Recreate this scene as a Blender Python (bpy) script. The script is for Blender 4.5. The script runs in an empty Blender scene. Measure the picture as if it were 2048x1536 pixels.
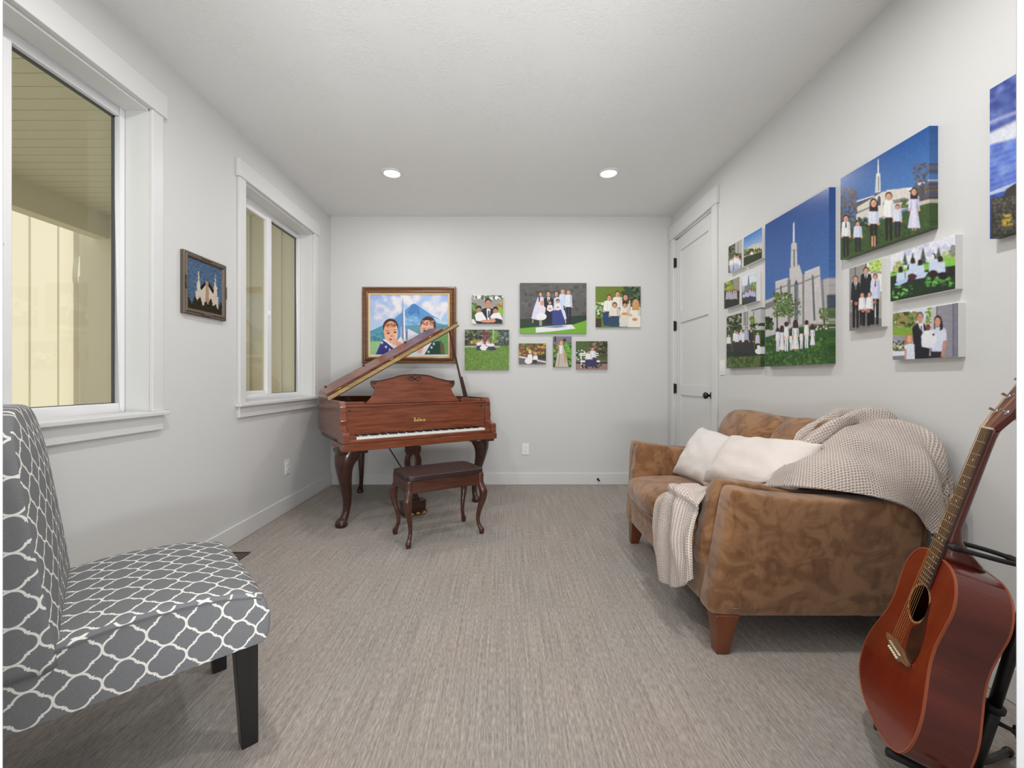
import bpy, bmesh, math, random
import numpy as np
from mathutils import Vector, Matrix
random.seed(7); RNG = np.random.default_rng(11)
C = bpy.context.scene.collection
PI = math.pi
# ------------------------------------------------------------------ camera, world, lights, exposure
F = 850.0; CX = 1008.0; CY = 758.0; EYE = 1.0786
XL, XR, YB, ZC = -1.771, 1.705, 4.345, 2.74      # room: left wall, right wall, back wall, ceiling
YF = 0.50                                        # inner face of the front wall (the opening one looks through)
cd = bpy.data.cameras.new('camera'); cam = bpy.data.objects.new('camera', cd); C.objects.link(cam)
cam.location = (0, 0, EYE); cam.rotation_euler = (PI/2, 0, 0)
cd.sensor_fit = 'HORIZONTAL'; cd.sensor_width = 36; cd.lens = F/2048*36
cd.shift_x = (1024-CX)/2048; cd.shift_y = (CY-768)/2048; cd.clip_start = .02
bpy.context.scene.camera = cam
sc = bpy.context.scene
sc.view_settings.view_transform = 'Standard'; sc.view_settings.look = 'None'
sc.view_settings.gamma = 1; sc.view_settings.use_curve_mapping = False
sc.view_settings.exposure = 0.27
w = bpy.data.worlds.new('world'); sc.world = w; w.use_nodes = True
w.node_tree.nodes['Background'].inputs[0].default_value = (.93, .97, 1.0, 1)
w.node_tree.nodes['Background'].inputs[1].default_value = .75
def light(name, kind, loc, rot, energy, color=(1, 1, 1), **kw):
    l = bpy.data.lights.new(name, kind); l.energy = energy; l.color = color
    for k, v in kw.items(): setattr(l, k, v)
    o = bpy.data.objects.new(name, l); o.location = loc; o.rotation_euler = rot; C.objects.link(o); return o
light('sun', 'SUN', (3, 0, 8), (0, math.radians(42), math.radians(12)), 1.9, (1, .96, .88), angle=.02)
light('front_fill', 'AREA', (.7, -1.5, 2.2), (math.radians(72), 0, math.radians(24)), 16, (.97, .985, 1), shape='RECTANGLE', size=2.4, size_y=1.2)  # added soft fill from behind the camera, not a hall fixture
light('bounce_fill', 'AREA', (.15, -.5, .7), (math.radians(90+63), 0, math.radians(14)), 76, (.96, .98, 1), shape='RECTANGLE', size=1.1, size_y=.5)  # added unseen uplight, imitates a flash bounced off the ceiling
LAMPS = [(-.903, 3.427), (.843, 3.427), (-.903, 1.25), (.843, 1.25)]
for i, (x, y) in enumerate(LAMPS):
    light('downlight', 'AREA', (x, y, ZC-.022), (0, 0, 0), 7 if i < 2 else 13.5, (1, .985, .965), shape='DISK', size=.12, spread=PI)

# ------------------------------------------------------------------ helpers
def lin(c):
    return tuple(((v/255)/12.92 if v/255 <= .04045 else ((v/255+.055)/1.055)**2.4) for v in c)
def mat(name, col, rough=.5, metal=0, spec=.5, bump=None, var=None, emit=None, coat=0, sheen=0, coord='Object'):
    """col in sRGB 0-255.  bump=(scale xyz, strength, distance)  var=(scale xyz, col2, lo, hi, distortion)"""
    m = bpy.data.materials.new(name); m.use_nodes = True; nt = m.node_tree; N = nt.nodes; L = nt.links
    b = N['Principled BSDF']
    b.inputs['Base Color'].default_value = (*lin(col), 1); b.inputs['Roughness'].default_value = rough
    b.inputs['Metallic'].default_value = metal; b.inputs['Specular IOR Level'].default_value = spec
    b.inputs['Coat Weight'].default_value = coat; b.inputs['Coat Roughness'].default_value = .08
    b.inputs['Sheen Weight'].default_value = sheen
    if emit: b.inputs['Emission Color'].default_value = (*lin(emit[0]), 1); b.inputs['Emission Strength'].default_value = emit[1]
    def noise(sc_, detail=4, dist=0.):
        tc = N.new('ShaderNodeTexCoord'); mp = N.new('ShaderNodeMapping'); mp.inputs['Scale'].default_value = sc_
        n = N.new('ShaderNodeTexNoise'); n.inputs['Scale'].default_value = 1; n.inputs['Detail'].default_value = detail
        n.inputs['Distortion'].default_value = dist
        L.new(tc.outputs[coord], mp.inputs[0]); L.new(mp.outputs[0], n.inputs['Vector']); return n
    if var:
        n = noise(var[0], 5, var[4] if len(var) > 4 else 0)
        r = N.new('ShaderNodeValToRGB'); r.color_ramp.elements[0].position = var[2]; r.color_ramp.elements[1].position = var[3]
        r.color_ramp.elements[0].color = (*lin(col), 1); r.color_ramp.elements[1].color = (*lin(var[1]), 1)
        L.new(n.outputs['Fac'], r.inputs[0]); L.new(r.outputs[0], b.inputs['Base Color'])
    if bump:
        n = noise(bump[0], 4)
        bp = N.new('ShaderNodeBump'); bp.inputs['Strength'].default_value = bump[1]; bp.inputs['Distance'].default_value = bump[2]
        L.new(n.outputs['Fac'], bp.inputs['Height']); L.new(bp.outputs[0], b.inputs['Normal'])
    return m
def link(o, parent=None):
    C.objects.link(o)
    if parent is not None: o.parent = parent
    return o
def mesh(name, V, Fc, m, parent=None, smooth=False, bevel=0, subsurf=0, seg=2):
    me = bpy.data.meshes.new(name); me.from_pydata([tuple(v) for v in V], [], Fc)
    me.validate(); bm = bmesh.new(); bm.from_mesh(me); bmesh.ops.remove_doubles(bm, verts=bm.verts, dist=1e-6)
    bmesh.ops.recalc_face_normals(bm, faces=bm.faces); bm.to_mesh(me); bm.free()
    o = bpy.data.objects.new(name, me)
    if m: me.materials.append(m)
    if smooth:
        me.polygons.foreach_set('use_smooth', [True]*len(me.polygons))
    if bevel:
        md = o.modifiers.new('b', 'BEVEL'); md.width = bevel; md.segments = seg; md.limit_method = 'ANGLE'; md.angle_limit = math.radians(35)
        me.polygons.foreach_set('use_smooth', [True]*len(me.polygons)); md.harden_normals = False
        ws = o.modifiers.new('w', 'WEIGHTED_NORMAL'); ws.keep_sharp = False
    if subsurf:
        md = o.modifiers.new('s', 'SUBSURF'); md.levels = subsurf; md.render_levels = subsurf
    return link(o, parent)
class MB:
    def __init__(s): s.V = []; s.F = []
    def add(s, V, Fc):
        n = len(s.V); s.V += [tuple(v) for v in V]; s.F += [tuple(i+n for i in f) for f in Fc]; return s
    def box(s, a, b, T=None):
        x0, y0, z0 = a; x1, y1, z1 = b
        V = [(x0,y0,z0),(x1,y0,z0),(x1,y1,z0),(x0,y1,z0),(x0,y0,z1),(x1,y0,z1),(x1,y1,z1),(x0,y1,z1)]
        if T: V = [T(*v) for v in V]
        return s.add(V, [(0,3,2,1),(4,5,6,7),(0,1,5,4),(1,2,6,5),(2,3,7,6),(3,0,4,7)])
    def prism(s, P, c0, c1, T):
        """outline P [(a,b)] extruded over c; T(a,b,c)->xyz"""
        n = len(P); V = [T(a, b, c0) for a, b in P]+[T(a, b, c1) for a, b in P]
        return s.add(V, [tuple(range(n)), tuple(range(2*n-1, n-1, -1))]+[(i, (i+1) % n, n+(i+1) % n, n+i) for i in range(n)])
    def tube(s, path, rad, n=12, cap=True, asp=1.0, up=(0, 0, 1), sq=None):
        P = [Vector(p) for p in path]; k = len(P)
        if not hasattr(rad, '__len__'): rad = [rad]*k
        prev = None; V = []
        for i in range(k):
            t = (P[min(i+1, k-1)]-P[max(i-1, 0)]).normalized()
            if prev is None:
                u = Vector(up)
                if abs(u.dot(t)) > .95: u = Vector((1, 0, 0))
                prev = (u-t*u.dot(t)).normalized()
            else: prev = (prev-t*prev.dot(t)).normalized()
            b = t.cross(prev)
            for j in range(n):
                a = 2*PI*j/n; ca, sa = math.cos(a), math.sin(a)
                if sq: q = (abs(ca)**sq+abs(sa)**sq)**(-1/sq); ca *= q; sa *= q
                V.append(P[i]+prev*ca*rad[i]+b*sa*rad[i]*asp)
        Fc = [(i*n+j, i*n+(j+1) % n, (i+1)*n+(j+1) % n, (i+1)*n+j) for i in range(k-1) for j in range(n)]
        if cap: Fc += [tuple(range(n-1, -1, -1)), tuple(range((k-1)*n, k*n))]
        return s.add(V, Fc)
    def lathe(s, prof, T, n=24):
        """prof [(r,h)]; T(x,y,h)"""
        V = []; k = len(prof)
        for r, h in prof:
            for j in range(n): V.append(T(r*math.cos(2*PI*j/n), r*math.sin(2*PI*j/n), h))
        Fc = [(i*n+j, i*n+(j+1) % n, (i+1)*n+(j+1) % n, (i+1)*n+j) for i in range(k-1) for j in range(n)]
        Fc += [tuple(range(n-1, -1, -1)), tuple(range((k-1)*n, k*n))]
        return s.add(V, Fc)
    def out(s, name, m, parent=None, **kw): return mesh(name, s.V, s.F, m, parent, **kw)
def spline(P, n=6, closed=False):
    P = [np.array(p, float) for p in P]; k = len(P); out = []
    rng = range(k) if closed else range(k-1)
    for i in rng:
        g = (lambda j: P[j % k]) if closed else (lambda j: P[min(max(j, 0), k-1)])
        a, b, c, d = g(i-1), g(i), g(i+1), g(i+2)
        for q in range(n):
            t = q/n; out.append(.5*(2*b+(c-a)*t+(2*a-5*b+4*c-d)*t*t+(3*b-a-3*c+d)*t**3))
    if not closed: out.append(P[-1])
    return [tuple(p) for p in out]
def panel(P, t, T, edge=.015, bulge=.0, mb=None, steps=(0, .35, .65, .85)):
    """puffed slab: outline P, thickness t, rounded rim of width 'edge'"""
    mb = mb or MB(); P = [np.array(p, float) for p in P]; c = sum(P)/len(P); n = len(P)
    size = max(np.linalg.norm(p-c) for p in P); e = edge/size
    prof = [(s_, t/2+bulge*(1-s_*s_)) for s_ in steps[1:]]
    for a in (0, 20, 45, 70, 90):
        a = math.radians(a); prof.append((1-e+e*math.sin(a), t/2-edge+edge*math.cos(a) if t/2 > edge else (t/2)*math.cos(a)))
    prof = prof+[(s_, -h) for s_, h in reversed(prof)]
    V = [T(*(c), t/2+bulge)]; 
    for s_, h in prof:
        for p in P: q = c+(p-c)*s_; V.append(T(q[0], q[1], h))
    V.append(T(*(c), -t/2-bulge)); k = len(prof)
    Fc = [(0, 1+j, 1+(j+1) % n) for j in range(n)]
    Fc += [(1+i*n+j, 1+(i+1)*n+j, 1+(i+1)*n+(j+1) % n, 1+i*n+(j+1) % n) for i in range(k-1) for j in range(n)]
    Fc += [(len(V)-1, 1+(k-1)*n+(j+1) % n, 1+(k-1)*n+j) for j in range(n)]
    return mb.add(V, Fc)
def cubegrid(n):
    """verts/faces of a subdivided cube surface [-1,1]^3"""
    V = {}; Fc = []
    def vid(p):
        k = tuple(round(v, 6) for v in p)
        if k not in V: V[k] = len(V)
        return V[k]
    g = [math.sin((-1+2*i/n)*PI/2*.86)/math.sin(PI/2*.86) for i in range(n+1)]
    for ax in range(3):
        for sgn in (-1, 1):
            for i in range(n):
                for j in range(n):
                    q = []
                    for a, b in ((i, j), (i+1, j), (i+1, j+1), (i, j+1)):
                        p = [0, 0, 0]; p[ax] = sgn; p[(ax+1) % 3] = g[a]; p[(ax+2) % 3] = g[b]; q.append(vid(p))
                    Fc.append(tuple(q if sgn > 0 else q[::-1]))
    return [k for k in V], Fc
CG = cubegrid(18)
def fnoise(x, y, z, s, seed=0):
    from mathutils import noise
    return noise.noise(Vector((x*s+seed, y*s-seed*.7, z*s+seed*.3)))
def cushion(size, T, p=5, puff=(0, 0, 0), wr=.0, seed=0, mb=None):
    """rounded box of half sizes 'size'; puff per axis pushes face centres; T(x,y,z)"""
    mb = mb or MB(); V = []
    for v in CG[0]:
        n = (abs(v[0])**p+abs(v[1])**p+abs(v[2])**p)**(-1/p); q = [v[i]*n for i in range(3)]
        r = []
        for i in range(3):
            j, k = (i+1) % 3, (i+2) % 3
            r.append(q[i]*(size[i]+puff[i]*(1-min(1, q[j]**2))*(1-min(1, q[k]**2))))
        if wr:
            d = wr*(fnoise(*r, 5, seed)+.5*fnoise(*r, 13, seed)); l = math.sqrt(sum(a*a for a in q)); r = [r[i]+q[i]/l*d for i in range(3)]
        V.append(T(*r))
    return mb.add(V, CG[1])
def thing(name, label, cat, loc=(0, 0, 0), rz=0, group=None):
    o = bpy.data.objects.new(name, None); o.empty_display_size = .1; C.objects.link(o)
    o.location = loc; o.rotation_euler = (0, 0, rz); tag(o, label, cat, group); return o
def tag(o, label, cat, group=None):
    o['label'] = label; o['category'] = cat
    if group: o['group'] = group
    return o
def struct(o): o['kind'] = 'structure'; return o
def sempty(name):
    o = bpy.data.objects.new(name, None); o.empty_display_size = .1; C.objects.link(o); return struct(o)
def XYZ(a, b, c): return (a, b, c)
# ------------------------------------------------------------------ materials
WALL = mat('wall_paint', (215, 215, 214), .85, spec=.2, bump=((60, 60, 60), .06, .002))
TRIM = mat('trim_paint', (220, 220, 219), .45, spec=.4)
VINYL = mat('white_vinyl', (236, 236, 238), .35)
BLACKM = mat('black_metal', (22, 22, 23), .35, spec=.5)
def ceiling_mat():
    m = mat('ceiling_texture', (230, 230, 228), .8, spec=.25); nt = m.node_tree; N = nt.nodes; L = nt.links
    tc = N.new('ShaderNodeTexCoord'); n = N.new('ShaderNodeTexNoise'); n.inputs['Scale'].default_value = 34; n.inputs['Detail'].default_value = 5; n.inputs['Distortion'].default_value = 1.6
    n2 = N.new('ShaderNodeTexNoise'); n2.inputs['Scale'].default_value = 5; n2.inputs['Detail'].default_value = 2
    r = N.new('ShaderNodeValToRGB'); r.color_ramp.elements[0].position = .50; r.color_ramp.elements[1].position = .57
    r2 = N.new('ShaderNodeValToRGB'); r2.color_ramp.elements[0].position = .36; r2.color_ramp.elements[1].position = .6
    mu = N.new('ShaderNodeMath'); mu.operation = 'MULTIPLY'
    bp = N.new('ShaderNodeBump'); bp.inputs['Strength'].default_value = .32; bp.inputs['Distance'].default_value = .004
    for q in (n, n2): L.new(tc.outputs['Object'], q.inputs['Vector'])
    L.new(n.outputs['Fac'], r.inputs[0]); L.new(n2.outputs['Fac'], r2.inputs[0]); L.new(r.outputs[0], mu.inputs[0]); L.new(r2.outputs[0], mu.inputs[1])
    L.new(mu.outputs[0], bp.inputs['Height']); L.new(bp.outputs[0], N['Principled BSDF'].inputs['Normal']); return m
def carpet_mat():
    m = mat('carpet_loop', (160, 150, 145), .95, spec=.1, sheen=.15); nt = m.node_tree; N = nt.nodes; L = nt.links
    tc = N.new('ShaderNodeTexCoord')
    def nz(s, det=3, dist=0):
        mp = N.new('ShaderNodeMapping'); mp.inputs['Scale'].default_value = s; n = N.new('ShaderNodeTexNoise')
        n.inputs['Scale'].default_value = 1; n.inputs['Detail'].default_value = det; n.inputs['Distortion'].default_value = dist
        L.new(tc.outputs['Object'], mp.inputs[0]); L.new(mp.outputs[0], n.inputs['Vector']); return n
    a = nz((260, 34, 1), 2); b = nz((700, 420, 1), 1); c = nz((2.2, 1.3, 1), 3); d = nz((130, 2.5, 1), 2)
    def ramp(n, lo, hi, c0, c1):
        r = N.new('ShaderNodeValToRGB'); r.color_ramp.elements[0].position = lo; r.color_ramp.elements[1].position = hi
        r.color_ramp.elements[0].color = (*lin(c0), 1); r.color_ramp.elements[1].color = (*lin(c1), 1); L.new(n.outputs['Fac'], r.inputs[0]); return r
    ra = ramp(a, .32, .68, (176, 167, 160), (216, 208, 202)); rb = ramp(b, .3, .7, (205, 202, 200), (255, 255, 255))
    rc = ramp(c, .3, .7, (252, 247, 243), (243, 248, 248)); rd = ramp(d, .3, .7, (218, 215, 213), (255, 255, 255))
    prev = ra
    for q in (rb, rc, rd):
        mx = N.new('ShaderNodeMix'); mx.data_type = 'RGBA'; mx.blend_type = 'MULTIPLY'; mx.inputs['Factor'].default_value = 1
        L.new(prev.outputs[2] if prev.type == 'MIX' else prev.outputs[0], mx.inputs['A']); L.new(q.outputs[0], mx.inputs['B']); prev = mx
    L.new(prev.outputs[2], N['Principled BSDF'].inputs['Base Color'])
    ad = N.new('ShaderNodeMath'); ad.operation = 'ADD'; L.new(a.outputs['Fac'], ad.inputs[0]); L.new(b.outputs['Fac'], ad.inputs[1])
    bp = N.new('ShaderNodeBump'); bp.inputs['Strength'].default_value = .6; bp.inputs['Distance'].default_value = .004
    L.new(ad.outputs[0], bp.inputs['Height']); L.new(bp.outputs[0], N['Principled BSDF'].inputs['Normal']); return m
def glass_mat():
    m = bpy.data.materials.new('window_glass'); m.use_nodes = True; nt = m.node_tree; N = nt.nodes; L = nt.links; N.clear()
    o = N.new('ShaderNodeOutputMaterial'); t = N.new('ShaderNodeBsdfTransparent'); t.inputs[0].default_value = (.97, .96, .92, 1)
    g = N.new('ShaderNodeBsdfGlossy'); g.inputs['Roughness'].default_value = .02; g.inputs[0].default_value = (.9, 1, .95, 1)
    mx = N.new('ShaderNodeMixShader')
    lw_ = N.new('ShaderNodeLayerWeight'); lw_.inputs[0].default_value = .5; pw = N.new('ShaderNodeMath'); pw.operation = 'POWER'; pw.inputs[1].default_value = 4
    ml = N.new('ShaderNodeMath'); ml.operation = 'MULTIPLY_ADD'; ml.inputs[1].default_value = .6; ml.inputs[2].default_value = .03
    L.new(lw_.outputs['Facing'], pw.inputs[0]); L.new(pw.outputs[0], ml.inputs[0]); L.new(ml.outputs[0], mx.inputs[0]); L.new(t.outputs[0], mx.inputs[1]); L.new(g.outputs[0], mx.inputs[2]); L.new(mx.outputs[0], o.inputs[0]); return m
GLASS = glass_mat()
SIDING = mat('cream_siding', (226, 220, 200), .7, bump=((8, 8, 90), .15, .003))
SOFFIT = mat('soffit_vinyl', (230, 226, 204), .6)
# ------------------------------------------------------------------ room shell
T_ = .15
struct(MB().box((XL-T_, -3, -.1), (XR+T_, YB+T_, 0)).out('floor', carpet_mat()))
struct(MB().box((XL-T_, -.2, ZC), (XR+T_, YB+T_, ZC+.2)).out('ceiling', ceiling_mat()))
struct(MB().box((XL-T_, YB, 0), (XR+T_, YB+T_, ZC)).out('wall_back', WALL))
DY0, DY1, DZ = 3.467, 4.237, 2.461               # door slab
struct(MB().box((XR, YF-.14, 0), (XR+T_, DY0-.02, ZC)).box((XR, DY1+.02, 0), (XR+T_, YB, ZC)).box((XR, DY0-.02, DZ+.02), (XR+T_, DY1+.02, ZC)).out('wall_right', WALL))
W1 = (1.072, 2.12); W2 = (2.889, 3.937); WZ0, WZ1 = .916, 2.425
lw = MB()
ys = [YF-.14, W1[0], W1[1], W2[0], W2[1], YB]
for a, b, full in ((0, 1, 1), (1, 2, 0), (2, 3, 1), (3, 4, 0), (4, 5, 1)):
    if full: lw.box((XL-T_, ys[a], 0), (XL, ys[b], ZC))
    else: lw.box((XL-T_, ys[a], 0), (XL, ys[b], WZ0-.02)).box((XL-T_, ys[a], WZ1), (XL, ys[b], ZC))
struct(lw.out('wall_left', WALL))
OL, OR, OZ = -1000/F*YF, 1022/F*YF, 2.45          # opening one looks through
struct(MB().box((XL, YF-.14, 0), (OL-.018, YF, ZC)).box((OR+.018, YF-.14, 0), (XR, YF, ZC)).box((OL-.018, YF-.14, OZ+.018), (OR+.018, YF, ZC)).out('wall_front', WALL))
fr = sempty('door_2')
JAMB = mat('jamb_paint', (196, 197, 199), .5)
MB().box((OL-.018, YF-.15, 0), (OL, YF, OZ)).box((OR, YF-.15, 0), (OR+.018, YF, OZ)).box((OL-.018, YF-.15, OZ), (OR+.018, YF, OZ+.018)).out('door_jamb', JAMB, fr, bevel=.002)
def base(name, a, b):
    struct(MB().box(a, b).out(name, TRIM, bevel=.005))
base('baseboard_back', (XL+.015, YB-.015, 0), (XR-.015, YB, .12))
base('baseboard_left', (XL, YF, 0), (XL+.015, YB, .12))
base('baseboard_right', (XR-.015, YF, 0), (XR, DY0-.09, .12))
MB().box((XL+.015, YF, 0), (OL-.02, YF+.015, .12)).box((OR+.02, YF, 0), (XR-.015, YF+.015, .12)).out('baseboard_front', TRIM)['kind'] = 'structure'
# windows ----------------------------------------------------------
def window(n, y0, y1):
    w = sempty('window_%d' % n); xf = XL-.115
    c = .068
    MB().box((XL, y1, WZ0), (XL+.02, y1+c, WZ1)).out('casing', TRIM, w, bevel=.003)
    MB().box((XL, y0-c, WZ0), (XL+.02, y0, WZ1)).out('casing', TRIM, w, bevel=.003)
    MB().box((XL, y0-c-.015, WZ1), (XL+.028, y1+c+.018, WZ1+.118)).out('header_casing', TRIM, w, bevel=.003)
    MB().box((xf-.01, y0, WZ0-.022), (XL, y1, WZ0)).box((XL, y0-c-.02, WZ0-.022), (XL+.04, y1+c+.02, WZ0)).out('window_sill', TRIM, w, bevel=.004)
    MB().box((XL, y0-c, WZ0-.096), (XL+.018, y1+c, WZ0-.022)).out('apron', TRIM, w, bevel=.003)
    # jamb returns
    MB().box((xf, y0, WZ0), (XL, y0+.004, WZ1)).box((xf, y1-.004, WZ0), (XL, y1, WZ1)).box((xf, y0, WZ1-.012), (XL, y1, WZ1)).out('jamb', TRIM, w)
    f = .035; x0 = XL-T_+.0
    b = MB().box((x0, y0+.004, WZ0), (xf, y0+f, WZ1-.012)).box((x0, y1-f, WZ0), (xf, y1-.004, WZ1-.012))
    b.box((x0, y0+f, WZ0), (xf, y1-f, WZ0+.045)).box((x0, y0+f, WZ1-.055), (xf, y1-f, WZ1-.012)); b.out('frame', VINYL, w, bevel=.003)
    ym = (y0+y1)/2
    MB().box((xf-.028, ym-.032, WZ0+.045), (xf+.003, ym+.032, WZ1-.055)).out('meeting_stile', VINYL, w, bevel=.004)
    # near sliding sash, slightly proud of the fixed pane
    s = .028; b = MB(); zz = (WZ0+.045, WZ1-.055)
    b.box((xf-.03, y0+f, zz[0]), (xf-.006, y0+f+s, zz[1])).box((xf-.03, y0+f+s, zz[0]), (xf-.006, ym-.032, zz[0]+s)).box((xf-.03, y0+f+s, zz[1]-s), (xf-.006, ym-.032, zz[1]))
    b.out('sash', VINYL, w, bevel=.002)
    MB().box((xf-.02, y0+f, zz[0]), (xf-.017, ym, zz[1])).out('glass', GLASS, w)
    MB().box((xf-.03, ym, zz[0]), (xf-.027, y1-f, zz[1])).out('glass', GLASS, w)
    # dark glazing gasket around the fixed pane, set behind the white frame
    g = mat('glazing_gasket', (70, 74, 72), .5); b = MB(); gx = (xf-.034, xf-.024); gy = (ym+.032, y1-f)
    b.box((gx[0], gy[1]-.008, zz[0]), (gx[1], gy[1], zz[1])).box((gx[0], gy[0], zz[1]-.01), (gx[1], gy[1], zz[1])).box((gx[0], gy[0], zz[0]), (gx[1], gy[1], zz[0]+.003))
    b.out('gasket', g, w)
    lk = MB().lathe([(.0, 0), (.024, 0), (.024, .006), (.015, .012), (0, .012)], lambda a, b_, h: (xf+.003+h, ym-.008+a*.45, 1.60+b_), 20)
    lk.out('latch', VINYL, w, smooth=False)
    return w
window(1, *W1); window(2, *W2)
# door -------------------------------------------------------------
d = sempty('door_1'); dx = XR+.012
b = MB()                                             # slab: stiles, rails, recessed panels
PAN = [(.25, .926), (1.02, 1.626), (1.735, 2.33)]; st = .105
b.box((dx+.012, DY0+.003, .012), (dx+.035, DY1-.003, DZ-.004))
b.box((dx, DY0+.003, .012), (dx+.012, DY0+st, DZ-.004)).box((dx, DY1-st, .012), (dx+.012, DY1-.003, DZ-.004))
zs = [.012]+[v for p in PAN for v in p]+[DZ-.004]
for i in range(0, len(zs), 2): b.box((dx, DY0+st, zs[i]), (dx+.012, DY1-st, zs[i+1]))
b.out('slab', TRIM, d)
MB().box((XR-.0, DY0-.018, 0), (XR+.1, DY0, DZ+.004)).box((XR-.0, DY1, 0), (XR+.1, DY1+.018, DZ+.004)).box((XR, DY0-.018, DZ+.004), (XR+.1, DY1+.018, DZ+.02)).out('jamb', TRIM, d, bevel=.002)
MB().box((XR-.018, DY0-.089, 0), (XR, DY0-.005, 2.477)).out('casing', TRIM, d, bevel=.003)
MB().box((XR-.018, DY1+.005, 0), (XR, DY1+.09, 2.477)).out('casing', TRIM, d, bevel=.003)
MB().box((XR-.026, DY0-.105, 2.477), (XR, DY1+.1, 2.617)).out('header_casing', TRIM, d, bevel=.003)
for z in (2.235, 1.607, .984, .36):
    hg = MB().box((XR-.004, DY1-.012, z-.045), (XR+.012, DY1+.012, z+.045)).tube([(XR-.008, DY1, z-.05), (XR-.008, DY1, z+.05)], .006, 10); hg.out('hinge', BLACKM, d)
kz, ky = .942, 3.507
kn = MB().lathe([(0, 0), (.033, 0), (.033, .004), (.026, .010), (.011, .013), (.010, .032), (.020, .038), (.028, .05), (.028, .060), (.018, .070), (0, .072)], lambda a, b_, h: (dx-h, ky+a, kz+b_))
kn.out('door_knob', BLACKM, d, smooth=True)
# exterior seen through the windows --------------------------------
XB = -4.04
struct(MB().box((-12, -3, -.35), (XL-T_, 12, -.15)).out('ground', mat('concrete', (190, 186, 172), .9, var=((3, 3, 3), (170, 166, 152), .3, .7))))
so = MB(); y = .2
while y < 4.35:                                      # vinyl soffit: strips with a groove between
    y2 = min(y+.098, 4.35); so.box((XB, y, 2.745), (XL-T_, y2, 2.79)); so.box((XB, y2, 2.757), (XL-T_, y2+.008, 2.79)); y += .106
struct(so.out('porch_soffit', SOFFIT))
struct(MB().box((XB-.14, -.5, 2.51), (XB, 4.35, 2.95)).out('porch_beam', SOFFIT))
jw = MB().box((XB-.3, 4.35, -.15), (XL-T_, 4.5, 3.2))
for x in (-3.93, -3.50, -3.06, -2.62, -2.30, -2.0): jw.box((x-.03, 4.325, -.15), (x+.03, 4.35, 2.745))
struct(jw.out('house_end_wall', SIDING))
fw = MB().box((-7.3, -2, -.15), (-7.15, 9, 5.2))
for k in range(26): fw.box((-7.15, -1.8+k*.41, -.15), (-7.125, -1.74+k*.41, 5.2))
struct(fw.out('neighbour_wall', SIDING))
ds = MB().tube([(-7.07, 7.12, 4.8), (-7.07, 7.12, 3.15), (-6.98, 7.12, 3.05), (-6.98, 7.12, 2.9), (-7.07, 7.12, 2.78), (-7.07, 7.12, -.1)], .055, 4, asp=.8)
tag(ds.out('downspout', mat('downspout_metal', (205, 196, 168), .5)), 'cream rain downspout on the siding outside the large window', 'downspout')
# ceiling lamps -----------------------------------------------------
LM = mat('lamp_lens', (255, 255, 255), .4, emit=((255, 246, 232), 9))
for i, (x, y) in enumerate(LAMPS[:2]):
    t = thing('recessed_light', ('left' if i == 0 else 'right')+' one of the two lit round recessed lights in the ceiling', 'ceiling light', (x, y, ZC), 0, 'recessed ceiling lights')
    MB().lathe([(.060, -.002), (.066, -.010), (.082, -.010), (.090, -.003), (.090, .0), (.060, .0)], XYZ, 36).out('trim_ring', TRIM, t, smooth=True)
    MB().lathe([(0, -.006), (.045, -.008), (.061, -.005), (.061, .0), (0, .0)], XYZ, 32).out('lens', LM, t, smooth=True)
# small fixtures -----------------------------------------------------
PLATE = mat('outlet_plastic', (238, 238, 236), .35); SLOT = mat('outlet_slots', (60, 60, 60), .6)
def outlet(T, label, switch=False):
    t = thing('light_switch' if switch else 'wall_outlet', label, 'light switch' if switch else 'outlet')
    panel([(-.035, -.057), (.035, -.057), (.035, .057), (-.035, .057)], .006, T, .0025).out('cover_plate', PLATE, t)
    if switch: MB().box((-.016, -.033, .003), (.016, .033, .009), T).out('rocker', PLATE, t, bevel=.002)
    else:
        for s in (-1, 1):
            so_ = panel(spline([(.0165*math.cos(a), s*.02+.0145*math.sin(a)) for a in np.linspace(0, 2*PI, 13)[:-1]], 2, True), .006, lambda a, b_, c: T(a, b_, c+.003), .001).out('socket', PLATE, t)
            MB().box((-.0075, s*.02-.004, .006), (-.0055, s*.02+.006, .0066), T).box((.0055, s*.02-.004, .006), (.0075, s*.02+.005, .0066), T).out('slot', SLOT, so_)
outlet(lambda a, b, c: (.22+a, YB-.003-c, .363+b), 'white duplex outlet on the back wall right of the piano')
outlet(lambda a, b, c: (XL+.003+c, 3.47+a, .362+b), 'white duplex outlet on the left wall below the small window')
outlet(lambda a, b, c: (XR-.003-c, 3.315-a, 1.168+b), 'white wall switch on the right wall between door and canvases', True)
t = thing('door_stop', 'small black door stop on the back baseboard', 'door stop')
MB().lathe([(0, 0), (.012, 0), (.012, .004), (.004, .006), (.004, .055), (.0, .055)], lambda a, b, h: (.956+a, YB-.015-h, .058+b), 14).out('stem', BLACKM, t, smooth=True)
MB().lathe([(0, .05), (.009, .05), (.010, .056), (.009, .064), (0, .066)], lambda a, b, h: (.956+a, YB-.015-h, .058+b), 14).out('tip', BLACKM, t, smooth=True)
VM = mat('bronze_vent', (92, 80, 66), .5, metal=.3)
t = thing('floor_vent', 'dark bronze floor vent behind the grey chair seat', 'vent')
MB().box((-1.69, 2.342, 0), (-1.573, 2.352, .005)).box((-1.69, 2.632, 0), (-1.573, 2.642, .005)).box((-1.69, 2.352, 0), (-1.68, 2.632, .005)).box((-1.583, 2.352, 0), (-1.573, 2.632, .005)).out('frame', VM, t, bevel=.001)
b = MB()
for k in range(14): b.box((-1.68, 2.354+k*.02, .0005), (-1.583, 2.362+k*.02, .004))
b.out('louvers', VM, t)
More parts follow.
